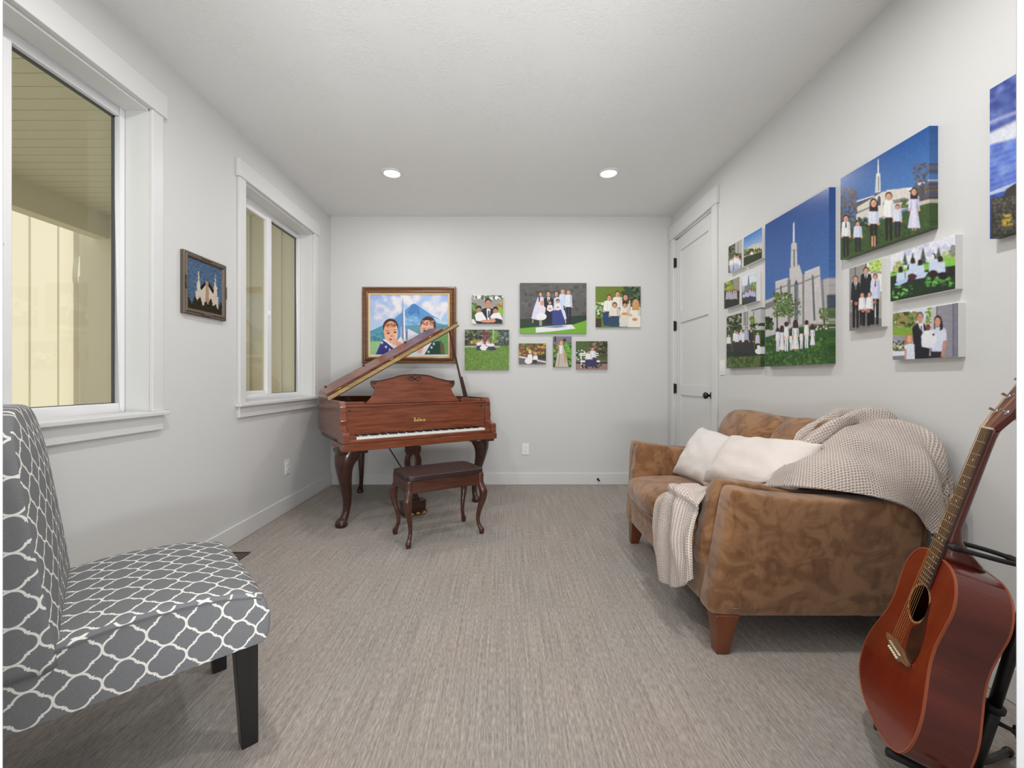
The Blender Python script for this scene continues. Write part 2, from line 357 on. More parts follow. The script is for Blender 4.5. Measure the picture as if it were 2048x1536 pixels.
# ------------------------------------------------------------------ pictures: colours computed per point of a fine grid
def prgb(c): return np.array(lin(c))
class Pic:
    """raster painted by code, written to a colour attribute; (px,py) in the units of one enlarged look at the photo"""
    def __init__(s, plane, u0, u1, z0, z1, off=(0, 0), k=1., res=330):
        s.pl = plane; s.u0, s.u1, s.z0, s.z1 = u0, u1, z0, z1; s.off, s.k = off, k
        s.W = max(24, int(abs(u1-u0)*res)); s.H = max(24, int((z1-z0)*res)); s.SS = 2
        s.w, s.h = s.W*s.SS, s.H*s.SS
        s.A = np.zeros((s.h, s.w, 3)); s.clip = None
    def m(s, P):
        P = np.asarray(P, float); x = s.off[0]+P[:, 0]/s.k; y = s.off[1]+P[:, 1]/s.k
        if s.pl[0] == 'back': yy = s.pl[1]; U = (x-CX)*yy/F; Z = EYE-(y-CY)*yy/F
        else: xx = s.pl[1]; U = xx*F/(x-CX); Z = EYE-(y-CY)*U/F
        return np.stack([(U-s.u0)/(s.u1-s.u0)*s.w, (s.z1-Z)/(s.z1-s.z0)*s.h], 1)
    def poly(s, P, c, tex=0, a=1.):
        Q = s.m(P); x0, y0 = np.floor(Q.min(0)).astype(int); x1, y1 = np.ceil(Q.max(0)).astype(int)
        x0, y0 = max(x0, 0), max(y0, 0); x1, y1 = min(x1, s.w), min(y1, s.h)
        if x1 <= x0 or y1 <= y0: return s
        X, Y = np.meshgrid(np.arange(x0, x1)+.5, np.arange(y0, y1)+.5); M = np.zeros(X.shape, bool)
        for i in range(len(Q)):
            ax, ay = Q[i-1]; bx, by = Q[i]
            if ay == by: continue
            cnd = (ay > Y) != (by > Y); M ^= cnd & (X < (bx-ax)*(Y-ay)/(by-ay)+ax)
        col = prgb(c); v = np.ones(X.shape)
        if tex: v = np.clip(1+tex*(RNG.random(X.shape)-.5)*2, .2, 2.2)
        R = s.A[y0:y1, x0:x1]; R[M] = R[M]*(1-a)+a*(col*v[..., None])[M]; return s
    def ell(s, cx, cy, rx, ry, c, tex=0, a=1., rot=0):
        A = np.linspace(0, 2*PI, 21)[:-1]; ca, sa = math.cos(rot), math.sin(rot)
        return s.poly([(cx+rx*math.cos(t)*ca-ry*math.sin(t)*sa, cy+rx*math.cos(t)*sa+ry*math.sin(t)*ca) for t in A], c, tex, a)
    def blur(s, n=3):
        for _ in range(2):
            for ax in (0, 1):
                A = np.pad(s.A, [(n, n) if a == ax else (0, 0) for a in range(3)], 'edge'); c = np.cumsum(np.insert(A, 0, 0, ax), ax); L_ = s.A.shape[ax]
                s.A = (c.take(range(2*n+1, 2*n+1+L_), ax)-c.take(range(L_), ax))/(2*n+1)
        return s
    def rect(s, x0, y0, x1, y1, c, tex=0): return s.poly([(x0, y0), (x1, y0), (x1, y1), (x0, y1)], c, tex)
    def grad(s, c0, c1):
        t = np.linspace(0, 1, s.h)[:, None, None]; s.A[:] = prgb(c0)*(1-t)+prgb(c1)*t; return s
    def blobs(s, x0, y0, x1, y1, cols, n, r, tex=.2):
        for _ in range(n):
            x, y = RNG.uniform(x0, x1), RNG.uniform(y0, y1); q = r*RNG.uniform(.5, 1.3)
            s.ell(x, y, q, q*RNG.uniform(.6, 1.1), cols[RNG.integers(len(cols))], tex)
        return s
    def person(s, x, y0, y1, w, top=(232, 232, 238), bot=(40, 38, 44), hair=(60, 42, 32), kind='stand', skin=(214, 164, 136), hr=None, long=False, tie=None, back=False):
        h = y1-y0; hr = hr or h*.075; hy = y0+hr*1.15
        ny = y0+hr*2.3; hip = ny+(y1-ny)*(.42 if kind != 'bust' else .95)
        sh = w/2
        if kind == 'dress':
            s.poly([(x-sh*.62, ny), (x+sh*.62, ny), (x+sh*.45, ny+(y1-ny)*.3), (x+sh*1.1, y1-h*.06), (x-sh*1.1, y1-h*.06), (x-sh*.45, ny+(y1-ny)*.3)], top, .07)
            for q in (-1, 1): s.poly([(x+q*sh*.2, y1-h*.07), (x+q*sh*.36, y1-h*.07), (x+q*sh*.3, y1), (x+q*sh*.15, y1)], skin)
        elif kind == 'sit':
            s.poly([(x-sh, hip), (x+sh, hip), (x+sh*1.15, hip+(y1-hip)*.55), (x+sh*.9, y1), (x-sh*.9, y1), (x-sh*1.1, hip+(y1-hip)*.5)], bot, .12)
        elif kind == 'stand':
            for q in (-1, 1): s.poly([(x+q*sh*.02, hip-h*.02), (x+q*sh*.72, hip-h*.02), (x+q*sh*.62, y1), (x+q*sh*.14, y1)], bot, .12)
        if kind != 'dress':
            s.poly([(x-sh*.78, ny+h*.01), (x-sh*.3, ny-hr*.2), (x+sh*.3, ny-hr*.2), (x+sh*.78, ny+h*.01), (x+sh*.7, hip), (x-sh*.7, hip)], top, .07)
        dkt = tuple(int(v*.62) for v in top)
        if kind != 'dress': s.poly([(x+sh*.25, ny+h*.02), (x+sh*.72, ny+h*.02), (x+sh*.66, hip), (x+sh*.35, hip)], dkt, 0, .30)
        else: s.poly([(x+sh*.1, ny+h*.1), (x+sh*.5, ny+h*.1), (x+sh*1.05, y1-h*.07), (x+sh*.5, y1-h*.07)], dkt, 0, .28).poly([(x-sh*.5, y1-h*.4), (x-sh*.3, y1-h*.4), (x-sh*.45, y1-h*.07), (x-sh*.75, y1-h*.07)], dkt, 0, .22)
        s.poly([(x-sh*.3, ny+h*.08), (x-sh*.18, ny+h*.08), (x-sh*.3, hip), (x-sh*.42, hip)], dkt, 0, .25)
        for q in (-1, 1):                                   # arms
            s.poly([(x+q*sh*.5, ny), (x+q*sh*.85, ny+h*.03), (x+q*sh, hip-h*.04), (x+q*sh*.7, hip+h*.0)], top if q < 0 else tuple(int(v*.88) for v in top), .07)
            s.ell(x+q*sh*.86, hip, hr*.42, hr*.42, skin)
        s.rect(x-hr*.35, ny-hr*.7, x+hr*.35, ny+hr*.1, skin)
        if tie: s.poly([(x-hr*.6, ny), (x+hr*.6, ny), (x, ny+h*.13)], (238, 238, 240)); s.poly([(x-hr*.2, ny), (x+hr*.2, ny), (x+hr*.25, ny+h*.14), (x-hr*.25, ny+h*.14)], tie)
        s.ell(x, hy-hr*.1, hr*1.02, hr*1.2, hair, .15)
        if long: s.poly([(x-hr*1.1, hy-hr*.2), (x+hr*1.1, hy-hr*.2), (x+hr*1.25, hy+hr*2.4), (x-hr*1.25, hy+hr*2.4)], hair, .2)
        if back: return s
        s.ell(x, hy+hr*.22, hr*.76, hr*.98, skin, .05).ell(x+hr*.38, hy+hr*.3, hr*.34, hr*.8, tuple(int(v*.7) for v in skin), 0, .35)
        if hr > 13:
            dk = tuple(int(v*.5) for v in skin)
            for q in (-1, 1): s.ell(x+q*hr*.32, hy+hr*.08, hr*.13, hr*.08, dk)
            s.ell(x, hy+hr*.36, hr*.12, hr*.1, tuple(int(v*.82) for v in skin)); s.ell(x, hy+hr*.66, hr*.3, hr*.08, (168, 96, 86))
        return s
    def obj(s, name, t, parent=None, white=False, gain=1.08, rough=.42):
        nz_ = RNG.normal(0, .07, (s.h//4+1, s.w//4+1)).repeat(4, 0).repeat(4, 1)[:s.h, :s.w]; s.A *= (1+nz_)[..., None]; s.blur(1); A = s.A.reshape(s.H, s.SS, s.W, s.SS, 3).mean((1, 3)); A = np.clip(A*gain, 0, .86); H, W = s.H, s.W
        def P(i, j, dep):
            u = s.u0+(s.u1-s.u0)*j/(W-1); z = s.z1-(s.z1-s.z0)*i/(H-1)
            return (u, s.pl[1]+dep, z) if s.pl[0] == 'back' else (s.pl[1]+dep*s.pl[2], u, z)
        V = [P(i, j, 0) for i in range(H) for j in range(W)]; col = [tuple(A[i, j]) for i in range(H) for j in range(W)]
        Fc = [(i*W+j, i*W+j+1, (i+1)*W+j+1, (i+1)*W+j) for i in range(H-1) for j in range(W-1)]
        ring = [(0, j) for j in range(W)]+[(i, W-1) for i in range(1, H)]+[(H-1, j) for j in range(W-2, -1, -1)]+[(i, 0) for i in range(H-2, 0, -1)]
        n0 = len(V); wc = tuple(prgb((232, 231, 228)))
        for dep in (0, t):
            for i, j in ring: V.append(P(i, j, dep)); col.append(wc if white else tuple(A[i, j]*.9))
        R = len(ring)
        Fc += [(n0+k, n0+(k+1) % R, n0+R+(k+1) % R, n0+R+k) for k in range(R)]
        Fc.append(tuple(n0+R+k for k in range(R)))
        me = bpy.data.meshes.new(name); me.from_pydata(V, [], Fc)
        ca = me.color_attributes.new('print', 'FLOAT_COLOR', 'POINT'); ca.data.foreach_set('color', np.c_[np.array(col), np.ones(len(col))].astype(np.float32).ravel())
        o = bpy.data.objects.new(name, me); me.materials.append(print_mat(rough)); return link(o, parent)
_pm = {}
def print_mat(rough):
    if rough in _pm: return _pm[rough]
    m = mat('printed_canvas', (255, 255, 255), rough, spec=.35, bump=((900, 900, 900), .12, .0006)); N = m.node_tree.nodes; a = N.new('ShaderNodeAttribute'); a.attribute_name = 'print'
    m.node_tree.links.new(a.outputs['Color'], N['Principled BSDF'].inputs['Base Color']); _pm[rough] = m; return m
GR = [(86, 122, 44), (104, 142, 52), (66, 100, 36), (124, 156, 66)]; DG = [(34, 48, 26), (52, 70, 36), (72, 92, 48), (28, 38, 24)]
SUIT = (34, 34, 42); WH = (232, 232, 240); SK = (206, 150, 122)
def lawn(p, x0, y0, x1, y1, base=(84, 124, 40), r=8, n=140):
    p.rect(x0, y0, x1, y1, base, .25); p.blobs(x0, y0, x1, y1, [tuple(min(255, int(c*f)) for c in base) for f in (.82, .92, 1.08, 1.18)], n, r); return p
def backp(x0, y0, x1, y1, t=.022, **k):                # canvas on the back wall from photo pixels
    yy = YB-t; return Pic(('back', yy), (x0-CX)*yy/F, (x1-CX)*yy/F, EYE-(y1-CY)*yy/F, EYE-(y0-CY)*yy/F, (930, 560), 7.68, **k)
def sidep(xl, xr, yt, yb, t, off, k, **kw):            # canvas on the right wall; xr is its near edge, yt/yb there
    xx = XR-t; yn = xx*F/(xr-CX); yf = xx*F/(xl-CX); return Pic(('side', xx, 1), yf, yn, EYE-(yb-CY)*yn/F, EYE-(yt-CY)*yn/F, off, k, **kw)
G1 = 'photo canvases on the back wall'; G2 = 'photo canvases on the right wall'
# 1 man with two toddlers
p = backp(943.5, 591, 1006, 647.5, res=420).grad((196, 196, 190), (150, 150, 140))
p.blobs(105, 235, 583, 300, [(60, 66, 48), (230, 232, 226), (96, 104, 80)], 60, 22).rect(105, 300, 583, 420, (150, 148, 144), .08)
p.blobs(110, 360, 180, 500, GR, 30, 18).blobs(480, 350, 583, 420, [(196, 170, 60), (120, 140, 60), (170, 90, 60)], 30, 14).rect(500, 420, 583, 560, (140, 176, 60), .15).rect(105, 560, 200, 670, (222, 222, 216), .1).rect(105, 480, 170, 600, (70, 84, 44), .3)
p.poly([(140, 600), (270, 440), (330, 425), (400, 430), (450, 460), (560, 560), (570, 668), (180, 668)], SUIT, .15).poly([(332, 445), (390, 445), (372, 610), (345, 610)], WH).poly([(350, 470), (376, 470), (380, 560), (352, 590)], (70, 74, 90))
p.ell(355, 345, 50, 64, (38, 30, 26)).ell(357, 375, 46, 66, (196, 140, 112)).ell(338, 362, 7, 4, (60, 40, 34)).ell(376, 362, 7, 4, (60, 40, 34)).ell(358, 408, 17, 5, (160, 90, 80))
for hx, hy in ((213, 450), (465, 465)):
    p.ell(hx, hy-12, 44, 46, (30, 24, 22)).ell(hx, hy+14, 34, 38, (186, 132, 106)).ell(hx-12, hy+8, 5, 4, (40, 30, 26)).ell(hx+13, hy+8, 5, 4, (40, 30, 26)).ell(hx, hy+32, 9, 4, (150, 84, 76))
p.poly([(152, 540), (190, 500), (260, 488), (330, 600), (300, 640), (170, 625)], WH, .06).poly([(388, 560), (430, 512), (530, 500), (580, 610), (480, 585), (400, 600)], WH, .06)
p.ell(300, 630, 60, 20, SK).ell(420, 620, 50, 32, (214, 140, 110)).ell(350, 632, 60, 22, SK)
tag(p.obj('photo_canvas', .022), 'small canvas of a man in a suit holding two toddlers', 'picture', G1)
# 2 family sitting far off on a lawn
p = backp(929.5, 659.5, 1018, 740, res=420).grad((100, 110, 80), (90, 130, 40)); lawn(p, -10, 1010, 690, 1400, (98, 134, 42), 10, 500)
p.rect(-10, 740, 690, 1000, (54, 66, 40), .3).blobs(-10, 750, 690, 980, DG+[(90, 100, 76), (120, 130, 110), (70, 30, 34)], 260, 26).blobs(500, 770, 690, 1000, [(60, 74, 70), (120, 132, 132), (40, 52, 44)], 90, 20)
p.blobs(280, 790, 370, 960, [(120, 34, 48), (150, 40, 60), (90, 90, 80)], 50, 16).blobs(100, 920, 190, 985, [(210, 190, 50), (190, 80, 50), (110, 140, 50)], 40, 11).blobs(380, 780, 500, 960, GR, 60, 20).rect(428, 770, 438, 930, (200, 204, 200))
p.rect(-10, 985, 690, 1012, (60, 76, 44), .3).rect(-10, 1012, 540, 1034, (176, 178, 172), .06)
for x, y0, c in ((215, 920, WH), (262, 905, (228, 216, 210)), (285, 950, WH), (352, 910, (226, 206, 200)), (372, 940, WH), (420, 940, WH)):
    p.person(x, y0, 1078, 72, c, (40, 44, 70), (120, 80, 58), 'sit', hr=17)
p.ell(290, 1045, 62, 36, (240, 238, 240), .05).ell(440, 1062, 38, 18, (36, 38, 60)).ell(210, 1064, 34, 16, (44, 50, 84)).ell(352, 1060, 28, 16, (70, 70, 96))
tag(p.obj('photo_canvas', .022), 'canvas with a small group seated on a wide green lawn', 'picture', G1)
# 3 large family group before a dark stone wall
p = backp(1040, 566, 1173, 667, .024, res=420).grad((94, 94, 92), (84, 84, 84))
for _ in range(110):
    x, y = RNG.uniform(848, 1870), RNG.uniform(50, 560); p.rect(x, y, x+RNG.uniform(30, 110), y+RNG.uniform(20, 60), [(82, 82, 82), (100, 100, 100), (90, 88, 86), (74, 74, 76)][RNG.integers(4)], .08)
for _ in range(26): x, y = RNG.uniform(860, 1860), RNG.uniform(60, 500); p.rect(x, y, x+RNG.uniform(20, 70), y+3, (130, 130, 130))
p.poly([(848, 600), (1870, 540), (1870, 720), (848, 760)], (34, 58, 40), .3); p.poly([(848, 742), (1090, 720), (1640, 690), (1870, 615), (1870, 825), (848, 825)], (112, 168, 52), .3)
p.poly([(1088, 732), (1250, 710), (1640, 683), (1695, 745), (1300, 790), (1088, 808)], (222, 222, 230)).poly([(1180, 722), (1480, 696), (1560, 715), (1400, 735)], (120, 134, 160))
p.person(1500, 150, 640, 120, (206, 214, 236), (36, 40, 62), (190, 156, 110), hr=30).person(1590, 158, 670, 116, (214, 222, 242), (32, 36, 54), (150, 112, 76), hr=31)
p.poly([(1120, 262), (1205, 262), (1215, 420), (1140, 620), (1020, 590), (1060, 430)], (214, 210, 234), .08).ell(1160, 215, 34, 42, (62, 44, 36)).ell(1160, 225, 24, 34, SK).poly([(1130, 230), (1155, 260), (1150, 340), (1132, 330)], (62, 44, 36)).poly([(1040, 600), (1056, 600), (1046, 660), (1032, 660)], SK)
p.poly([(1215, 290), (1260, 262), (1310, 262), (1360, 300), (1380, 470), (1380, 680), (1225, 680), (1215, 480)], (30, 30, 40), .12).poly([(1262, 265), (1306, 265), (1296, 350), (1275, 350)], WH).rect(1278, 280, 1292, 350, (60, 66, 90)).ell(1281, 205, 34, 42, (44, 34, 30)).ell(1281, 218, 26, 38, (206, 146, 118))
p.poly([(1365, 290), (1400, 262), (1440, 262), (1495, 310), (1520, 470), (1360, 470)], (190, 206, 236), .08).ell(1405, 212, 38, 48, (66, 44, 36)).ell(1403, 218, 25, 36, SK)
p.poly([(1340, 470), (1490, 450), (1550, 620), (1520, 690), (1340, 690)], (52, 66, 128), .15).poly([(1470, 440), (1530, 470), (1560, 590), (1530, 610)], (206, 216, 236)).poly([(1535, 600), (1550, 600), (1556, 665), (1540, 665)], SK)
for x, y, w_ in ((1305, 350, 60), (1425, 330, 60)): p.ell(x, y-8, 29, 32, (60, 34, 30)).ell(x, y+4, 21, 24, SK).poly([(x-50, y+110), (x-34, y+36), (x+34, y+36), (x+54, y+110), (x, y+140)], (232, 222, 226), .06).ell(x, y+90, 26, 16, SK)
p.ell(1185, 355, 30, 38, (196, 160, 110)).ell(1185, 365, 22, 30, SK).poly([(1130, 420), (1160, 400), (1215, 400), (1240, 430), (1230, 510), (1140, 510)], (222, 214, 230)).ell(1175, 560, 78, 55, (240, 240, 248), .04).rect(1145, 610, 1160, 700, (190, 170, 160)).rect(1168, 610, 1180, 700, (190, 170, 160))
tag(p.obj('photo_canvas', .024), 'widest back wall canvas, family in white against a dark stone wall', 'picture', G1)
# 4 five children seated close together
p = backp(1192, 573, 1281, 654, res=440); p.off, p.k = (1100, 560), 7.68
p.rect(700, 90, 1400, 730, (104, 124, 48), .2).blobs(1120, 100, 1400, 420, [(38, 54, 36), (60, 78, 56), (90, 108, 90)], 130, 26).blobs(700, 350, 830, 580, [(60, 84, 36), (214, 222, 200), (90, 120, 60)], 60, 20).rect(700, 340, 850, 352, (176, 180, 110)).rect(700, 590, 790, 730, (70, 54, 40), .2)
HB = (112, 66, 40)
p.person(1040, 170, 640, 170, (232, 226, 214), (40, 62, 96), HB, 'sit', hr=42).person(1160, 215, 640, 160, (232, 226, 214), (220, 214, 200), (92, 54, 36), 'sit', hr=42, long=True)
p.person(912, 225, 700, 190, (238, 232, 220), (44, 70, 112), HB, 'sit', hr=42).person(1315, 300, 720, 170, (238, 232, 220), (226, 216, 200), (198, 150, 84), 'sit', hr=46, long=True)
p.person(995, 345, 715, 180, (226, 218, 204), (52, 74, 100), (84, 48, 34), 'sit', hr=38).person(1150, 345, 715, 160, (228, 222, 210), (222, 214, 200), (52, 34, 28), 'sit', hr=38)
p.poly([(1210, 560), (1390, 540), (1400, 730), (1195, 730)], (236, 226, 212), .05).poly([(1075, 580), (1205, 570), (1210, 710), (1065, 710)], (214, 212, 204), .05).ell(1150, 520, 56, 22, (214, 146, 96)).ell(1300, 605, 40, 24, (206, 140, 96))
tag(p.obj('photo_canvas', .022), 'nearly square canvas of smiling children huddled on a garden bench', 'picture', G1)
# 5 two small children before red leaves
p = backp(1038, 687, 1092, 728, res=440).grad((90, 70, 40), (70, 60, 56)).blobs(835, 975, 1245, 1180, [(140, 52, 34), (90, 104, 40), (186, 150, 50), (60, 70, 34), (110, 40, 34)], 220, 20)
p.poly([(832, 1150), (1245, 1240), (1245, 1300), (832, 1300)], (96, 88, 88), .12).poly([(832, 1165), (960, 1190), (1245, 1250), (1245, 1272), (960, 1215), (832, 1190)], (214, 206, 204)).rect(1000, 1150, 1245, 1215, (44, 40, 34), .3)
p.ell(1000, 1105, 26, 30, (222, 180, 150)).poly([(965, 1145), (1030, 1140), (1040, 1225), (960, 1225)], (244, 226, 228)).ell(975, 1245, 56, 42, (246, 236, 238)).ell(1082, 1130, 24, 28, (200, 150, 118)).poly([(1048, 1165), (1110, 1160), (1118, 1215), (1075, 1235), (1045, 1210)], (238, 236, 242)).rect(1040, 1225, 1105, 1285, (40, 40, 50), .1)
tag(p.obj('photo_canvas', .022), 'smallest low canvas of two little children sitting before red foliage', 'picture', G1)
# 6 girl in a long dress
p = backp(1106.5, 673, 1143, 734, res=460).grad((120, 116, 134), (60, 76, 34)).blobs(1355, 980, 1640, 1330, DG+GR, 200, 20).blobs(1530, 960, 1640, 1200, [(120, 180, 56), (90, 140, 50)], 60, 18).rect(1375, 865, 1400, 950, (30, 30, 44)).ell(1530, 925, 22, 26, (40, 36, 70))
p.poly([(1430, 990), (1500, 985), (1540, 1120), (1590, 1335), (1385, 1335), (1420, 1120)], (190, 180, 168), .08).ell(1470, 960, 40, 46, (150, 108, 74)).poly([(1430, 960), (1445, 1080), (1420, 1130), (1415, 1000)], (150, 108, 74)).ell(1478, 972, 22, 34, (214, 170, 140)).poly([(1455, 1010), (1495, 1010), (1490, 1130), (1460, 1130)], (236, 228, 232)).poly([(1510, 1080), (1545, 1150), (1550, 1270), (1530, 1270)], (198, 140, 106)).poly([(1450, 1140), (1460, 1140), (1440, 1335), (1425, 1335)], (150, 142, 130))
tag(p.obj('photo_canvas', .022), 'narrow upright canvas of a girl in a long pale dress', 'picture', G1)
# 7 two boys on a white bench
p = backp(1152.5, 682.5, 1215, 738.5, res=440); p.off, p.k = (1100, 560), 7.68
p.rect(400, 940, 890, 1380, (76, 96, 50), .2).blobs(600, 940, 890, 1180, [(40, 54, 34), (90, 70, 60), (60, 84, 48), (150, 120, 110)], 130, 24).blobs(400, 1080, 540, 1230, [(50, 70, 40), (200, 206, 196), (70, 96, 56)], 60, 14).rect(400, 1230, 890, 1262, (110, 98, 86), .15).rect(400, 1262, 890, 1300, (44, 42, 36), .2).rect(400, 1285, 890, 1380, (150, 122, 116), .1)
for y in (1122, 1150): p.rect(465, y, 745, y+14, (236, 238, 244))
p.rect(475, 1122, 488, 1350, (230, 232, 238)).rect(470, 1235, 765, 1262, (236, 238, 244)).blobs(490, 1290, 790, 1350, [(40, 30, 26), (60, 44, 36)], 30, 14)
p.person(655, 1035, 1330, 110, (230, 232, 244), (58, 54, 92), (150, 104, 70), 'sit', hr=24).person(598, 1085, 1330, 110, (236, 238, 248), (56, 54, 96), (110, 76, 56), 'sit', hr=22)
tag(p.obj('photo_canvas', .022), 'canvas of two boys in white shirts on a white bench', 'picture', G1)
# framed painting over the piano --------------------------------------
fp = thing('framed_painting', 'large wood-framed painting of two babies before a blue mountain, above the piano', 'painting')
yy = YB-.045; ux = lambda px, y_=yy: (px-CX)*y_/F; uz = lambda py, y_=yy: EYE-(py-CY)*y_/F
def frame_ring(X0, X1, Z0, Z1, prof, T, name, m, parent):
    """prof: [(inset, height)] swept round a rectangle; T(a,b,c)"""
    V = []; k = len(prof)
    for ins, hgt in prof: V += [T(X0+ins, Z0+ins, hgt), T(X1-ins, Z0+ins, hgt), T(X1-ins, Z1-ins, hgt), T(X0+ins, Z1-ins, hgt)]
    Fc = [(i*4+j, i*4+(j+1) % 4, (i+1)*4+(j+1) % 4, (i+1)*4+j) for i in range(k-1) for j in range(4)]
    return mesh(name, V, Fc, m, parent)
WOODF = mat('frame_walnut', (134, 92, 60), .35, var=((6, 6, 60), (104, 66, 40), .3, .75), coat=.3)
LINEN = mat('linen_liner', (222, 200, 160), .8)
Tb = lambda a, b, c: (a, YB-c, b)
fx0, fx1, fz0, fz1 = ux(723), ux(911.5), uz(726.5), uz(573)
frame_ring(fx0, fx1, fz0, fz1, [(0, 0), (0, .028), (.006, .034), (.016, .034), (.020, .024), (.026, .022), (.040, .040), (.052, .044), (.060, .040), (.063, .030), (.063, 0)], Tb, 'frame', WOODF, fp)
frame_ring(fx0+.062, fx1-.062, fz0+.062, fz1-.062, [(0, 0), (0, .031), (.004, .033), (.020, .026), (.020, 0)], Tb, 'liner', LINEN, fp)
p = Pic(('back', YB-.022), fx0+.08, fx1-.08, fz0+.08, fz1-.08, (700, 560), 8.535, res=430).grad((150, 176, 226), (206, 220, 236))
p.blobs(340, 270, 1670, 700, [(176, 190, 226), (200, 206, 226), (218, 216, 228), (160, 190, 226), (226, 222, 226)], 130, 60, .03).blur(9)
p.poly([(340, 870), (600, 770), (780, 640), (930, 520), (1060, 412), (1110, 405), (1240, 490), (1400, 600), (1560, 690), (1680, 740), (1680, 1060), (340, 1060)], (92, 146, 200), .05)
p.poly([(1060, 412), (1110, 405), (1180, 470), (1200, 620), (1120, 560), (1040, 600), (980, 560)], (70, 124, 184), .08).blobs(920, 640, 1180, 780, [(140, 184, 222), (116, 166, 210)], 30, 30, .04).poly([(1420, 640), (1680, 720), (1680, 780), (1480, 730)], (176, 206, 226))
p.poly([(340, 880), (560, 770), (620, 900), (620, 1060), (340, 1060)], (84, 150, 176), .08).blobs(340, 900, 620, 1050, [(62, 120, 140), (100, 160, 170), (74, 134, 150)], 60, 22, .08).poly([(1000, 770), (1700, 760), (1700, 900), (1000, 900)], (96, 150, 166), .08)
p.poly([(340, 1052), (620, 1040), (620, 1270), (340, 1270)], (150, 190, 138), .08).poly([(1480, 860), (1700, 830), (1700, 1270), (1480, 1270)], (104, 156, 92), .1)
p.poly([(985, 830), (1190, 930), (1190, 1100), (985, 1060)], (214, 214, 232), .03).rect(950, 850, 985, 1060, (150, 156, 176)).rect(960, 870, 975, 1000, (70, 80, 110)).rect(862, 800, 905, 1060, (176, 186, 214)).poly([(885, 520), (915, 520), (925, 1060), (885, 1060)], (120, 130, 170)).poly([(912, 520), (932, 520), (950, 1060), (918, 1060)], (236, 240, 250)).poly([(897, 330), (905, 330), (910, 520), (894, 520)], (120, 140, 176))
BH = (66, 40, 34); BS = (226, 166, 132)
p.ell(693, 800, 132, 142, BH).ell(697, 880, 120, 178, BS).blobs(600, 740, 790, 800, [(150, 96, 74), (176, 116, 90)], 40, 16, .1).ell(700, 985, 105, 90, (232, 176, 146)).ell(790, 900, 26, 120, (238, 190, 160))
p.poly([(560, 1015), (600, 1010), (740, 1120), (870, 960), (910, 1040), (860, 1200), (640, 1200)], (234, 232, 240)).poly([(548, 1020), (620, 1060), (760, 1180), (830, 1270), (440, 1270)], (54, 52, 128), .1)
for a, b in ((548, 1070), (615, 1140), (680, 1190), (760, 1240)): p.poly([(a+(26 if q % 2 == 0 else 9)*math.cos(q*PI/6+.3), b+(32 if q % 2 == 0 else 11)*math.sin(q*PI/6+.3)) for q in range(12)], (236, 240, 252))
p.ell(740, 1035, 46, 48, (236, 170, 142)).poly([(740, 1000), (900, 1080), (860, 1150), (730, 1090)], (232, 168, 140)).ell(655, 908, 27, 13, (70, 46, 44)).ell(772, 892, 26, 13, (70, 46, 44)).ell(716, 955, 26, 16, (206, 136, 108)).ell(692, 1014, 22, 18, (150, 80, 84)).ell(640, 868, 36, 7, (150, 100, 80)).ell(775, 852, 34, 7, (150, 100, 80))
p.ell(1333, 770, 132, 150, BH).ell(1318, 860, 118, 176, (232, 178, 150)).blobs(1240, 700, 1430, 770, [(150, 96, 80), (180, 120, 100)], 40, 15, .1).ell(1215, 830, 16, 34, (226, 160, 130)).ell(1270, 862, 26, 13, (60, 42, 42)).ell(1262, 826, 36, 7, (150, 100, 84)).ell(1390, 858, 26, 13, (60, 42, 42))
p.ell(1200, 1190, 70, 60, (234, 170, 146)).poly([(1290, 1060), (1420, 1040), (1300, 1270), (1210, 1270)], (234, 234, 240)).poly([(1400, 1050), (1560, 1040), (1600, 1270), (1270, 1270)], (34, 72, 56), .2).poly([(1530, 1010), (1600, 1100), (1620, 1270), (1550, 1270)], (110, 92, 66), .1)
for a, b in ((1430, 1090), (1390, 1150), (1340, 1225)): p.poly([(a+(28 if q % 2 == 0 else 10)*math.cos(q*PI/6), b+(34 if q % 2 == 0 else 12)*math.sin(q*PI/6)) for q in range(12)], (214, 236, 238))
p.obj('canvas', .015, fp, rough=.45)
# hooked rug picture on the left wall -----------------------------------
rp = thing('framed_rug_hooking', 'small framed yarn picture of a white spired church, between the two windows', 'picture')
rp.location = (XL, 0, 0)
PEW = mat('pewter_frame', (110, 98, 86), .45, metal=.55, bump=((160, 160, 160), .3, .002))
Tl = lambda a, b, c: (c, a, b)
rx0, rx1, rz0, rz1 = 2.324, 2.68, 1.442, 1.79
frame_ring(rx0, rx1, rz0, rz1, [(0, 0), (0, .018), (.004, .022), (.012, .021), (.018, .026), (.026, .024), (.034, .016), (.036, .012), (.036, 0)], Tl, 'frame', PEW, rp)
for (a, b) in ((rx0+.012, (rz0+rz1)/2), (rx1-.012, (rz0+rz1)/2), ((rx0+rx1)/2, rz0+.012), ((rx0+rx1)/2, rz1-.012)):
    orn = MB()
    for k in range(-3, 4):
        v = abs(a-(rx0+rx1)/2) > .1; q = (a, b+k*.011) if v else (a+k*.011, b)
        orn.lathe([(0, .020), (.008-.0012*abs(k), .024), (.004, .031), (0, .033)], lambda x, y, h: Tl(q[0]+x, q[1]+y, h), 8)
    orn.out('ornament', PEW, rp, smooth=True)
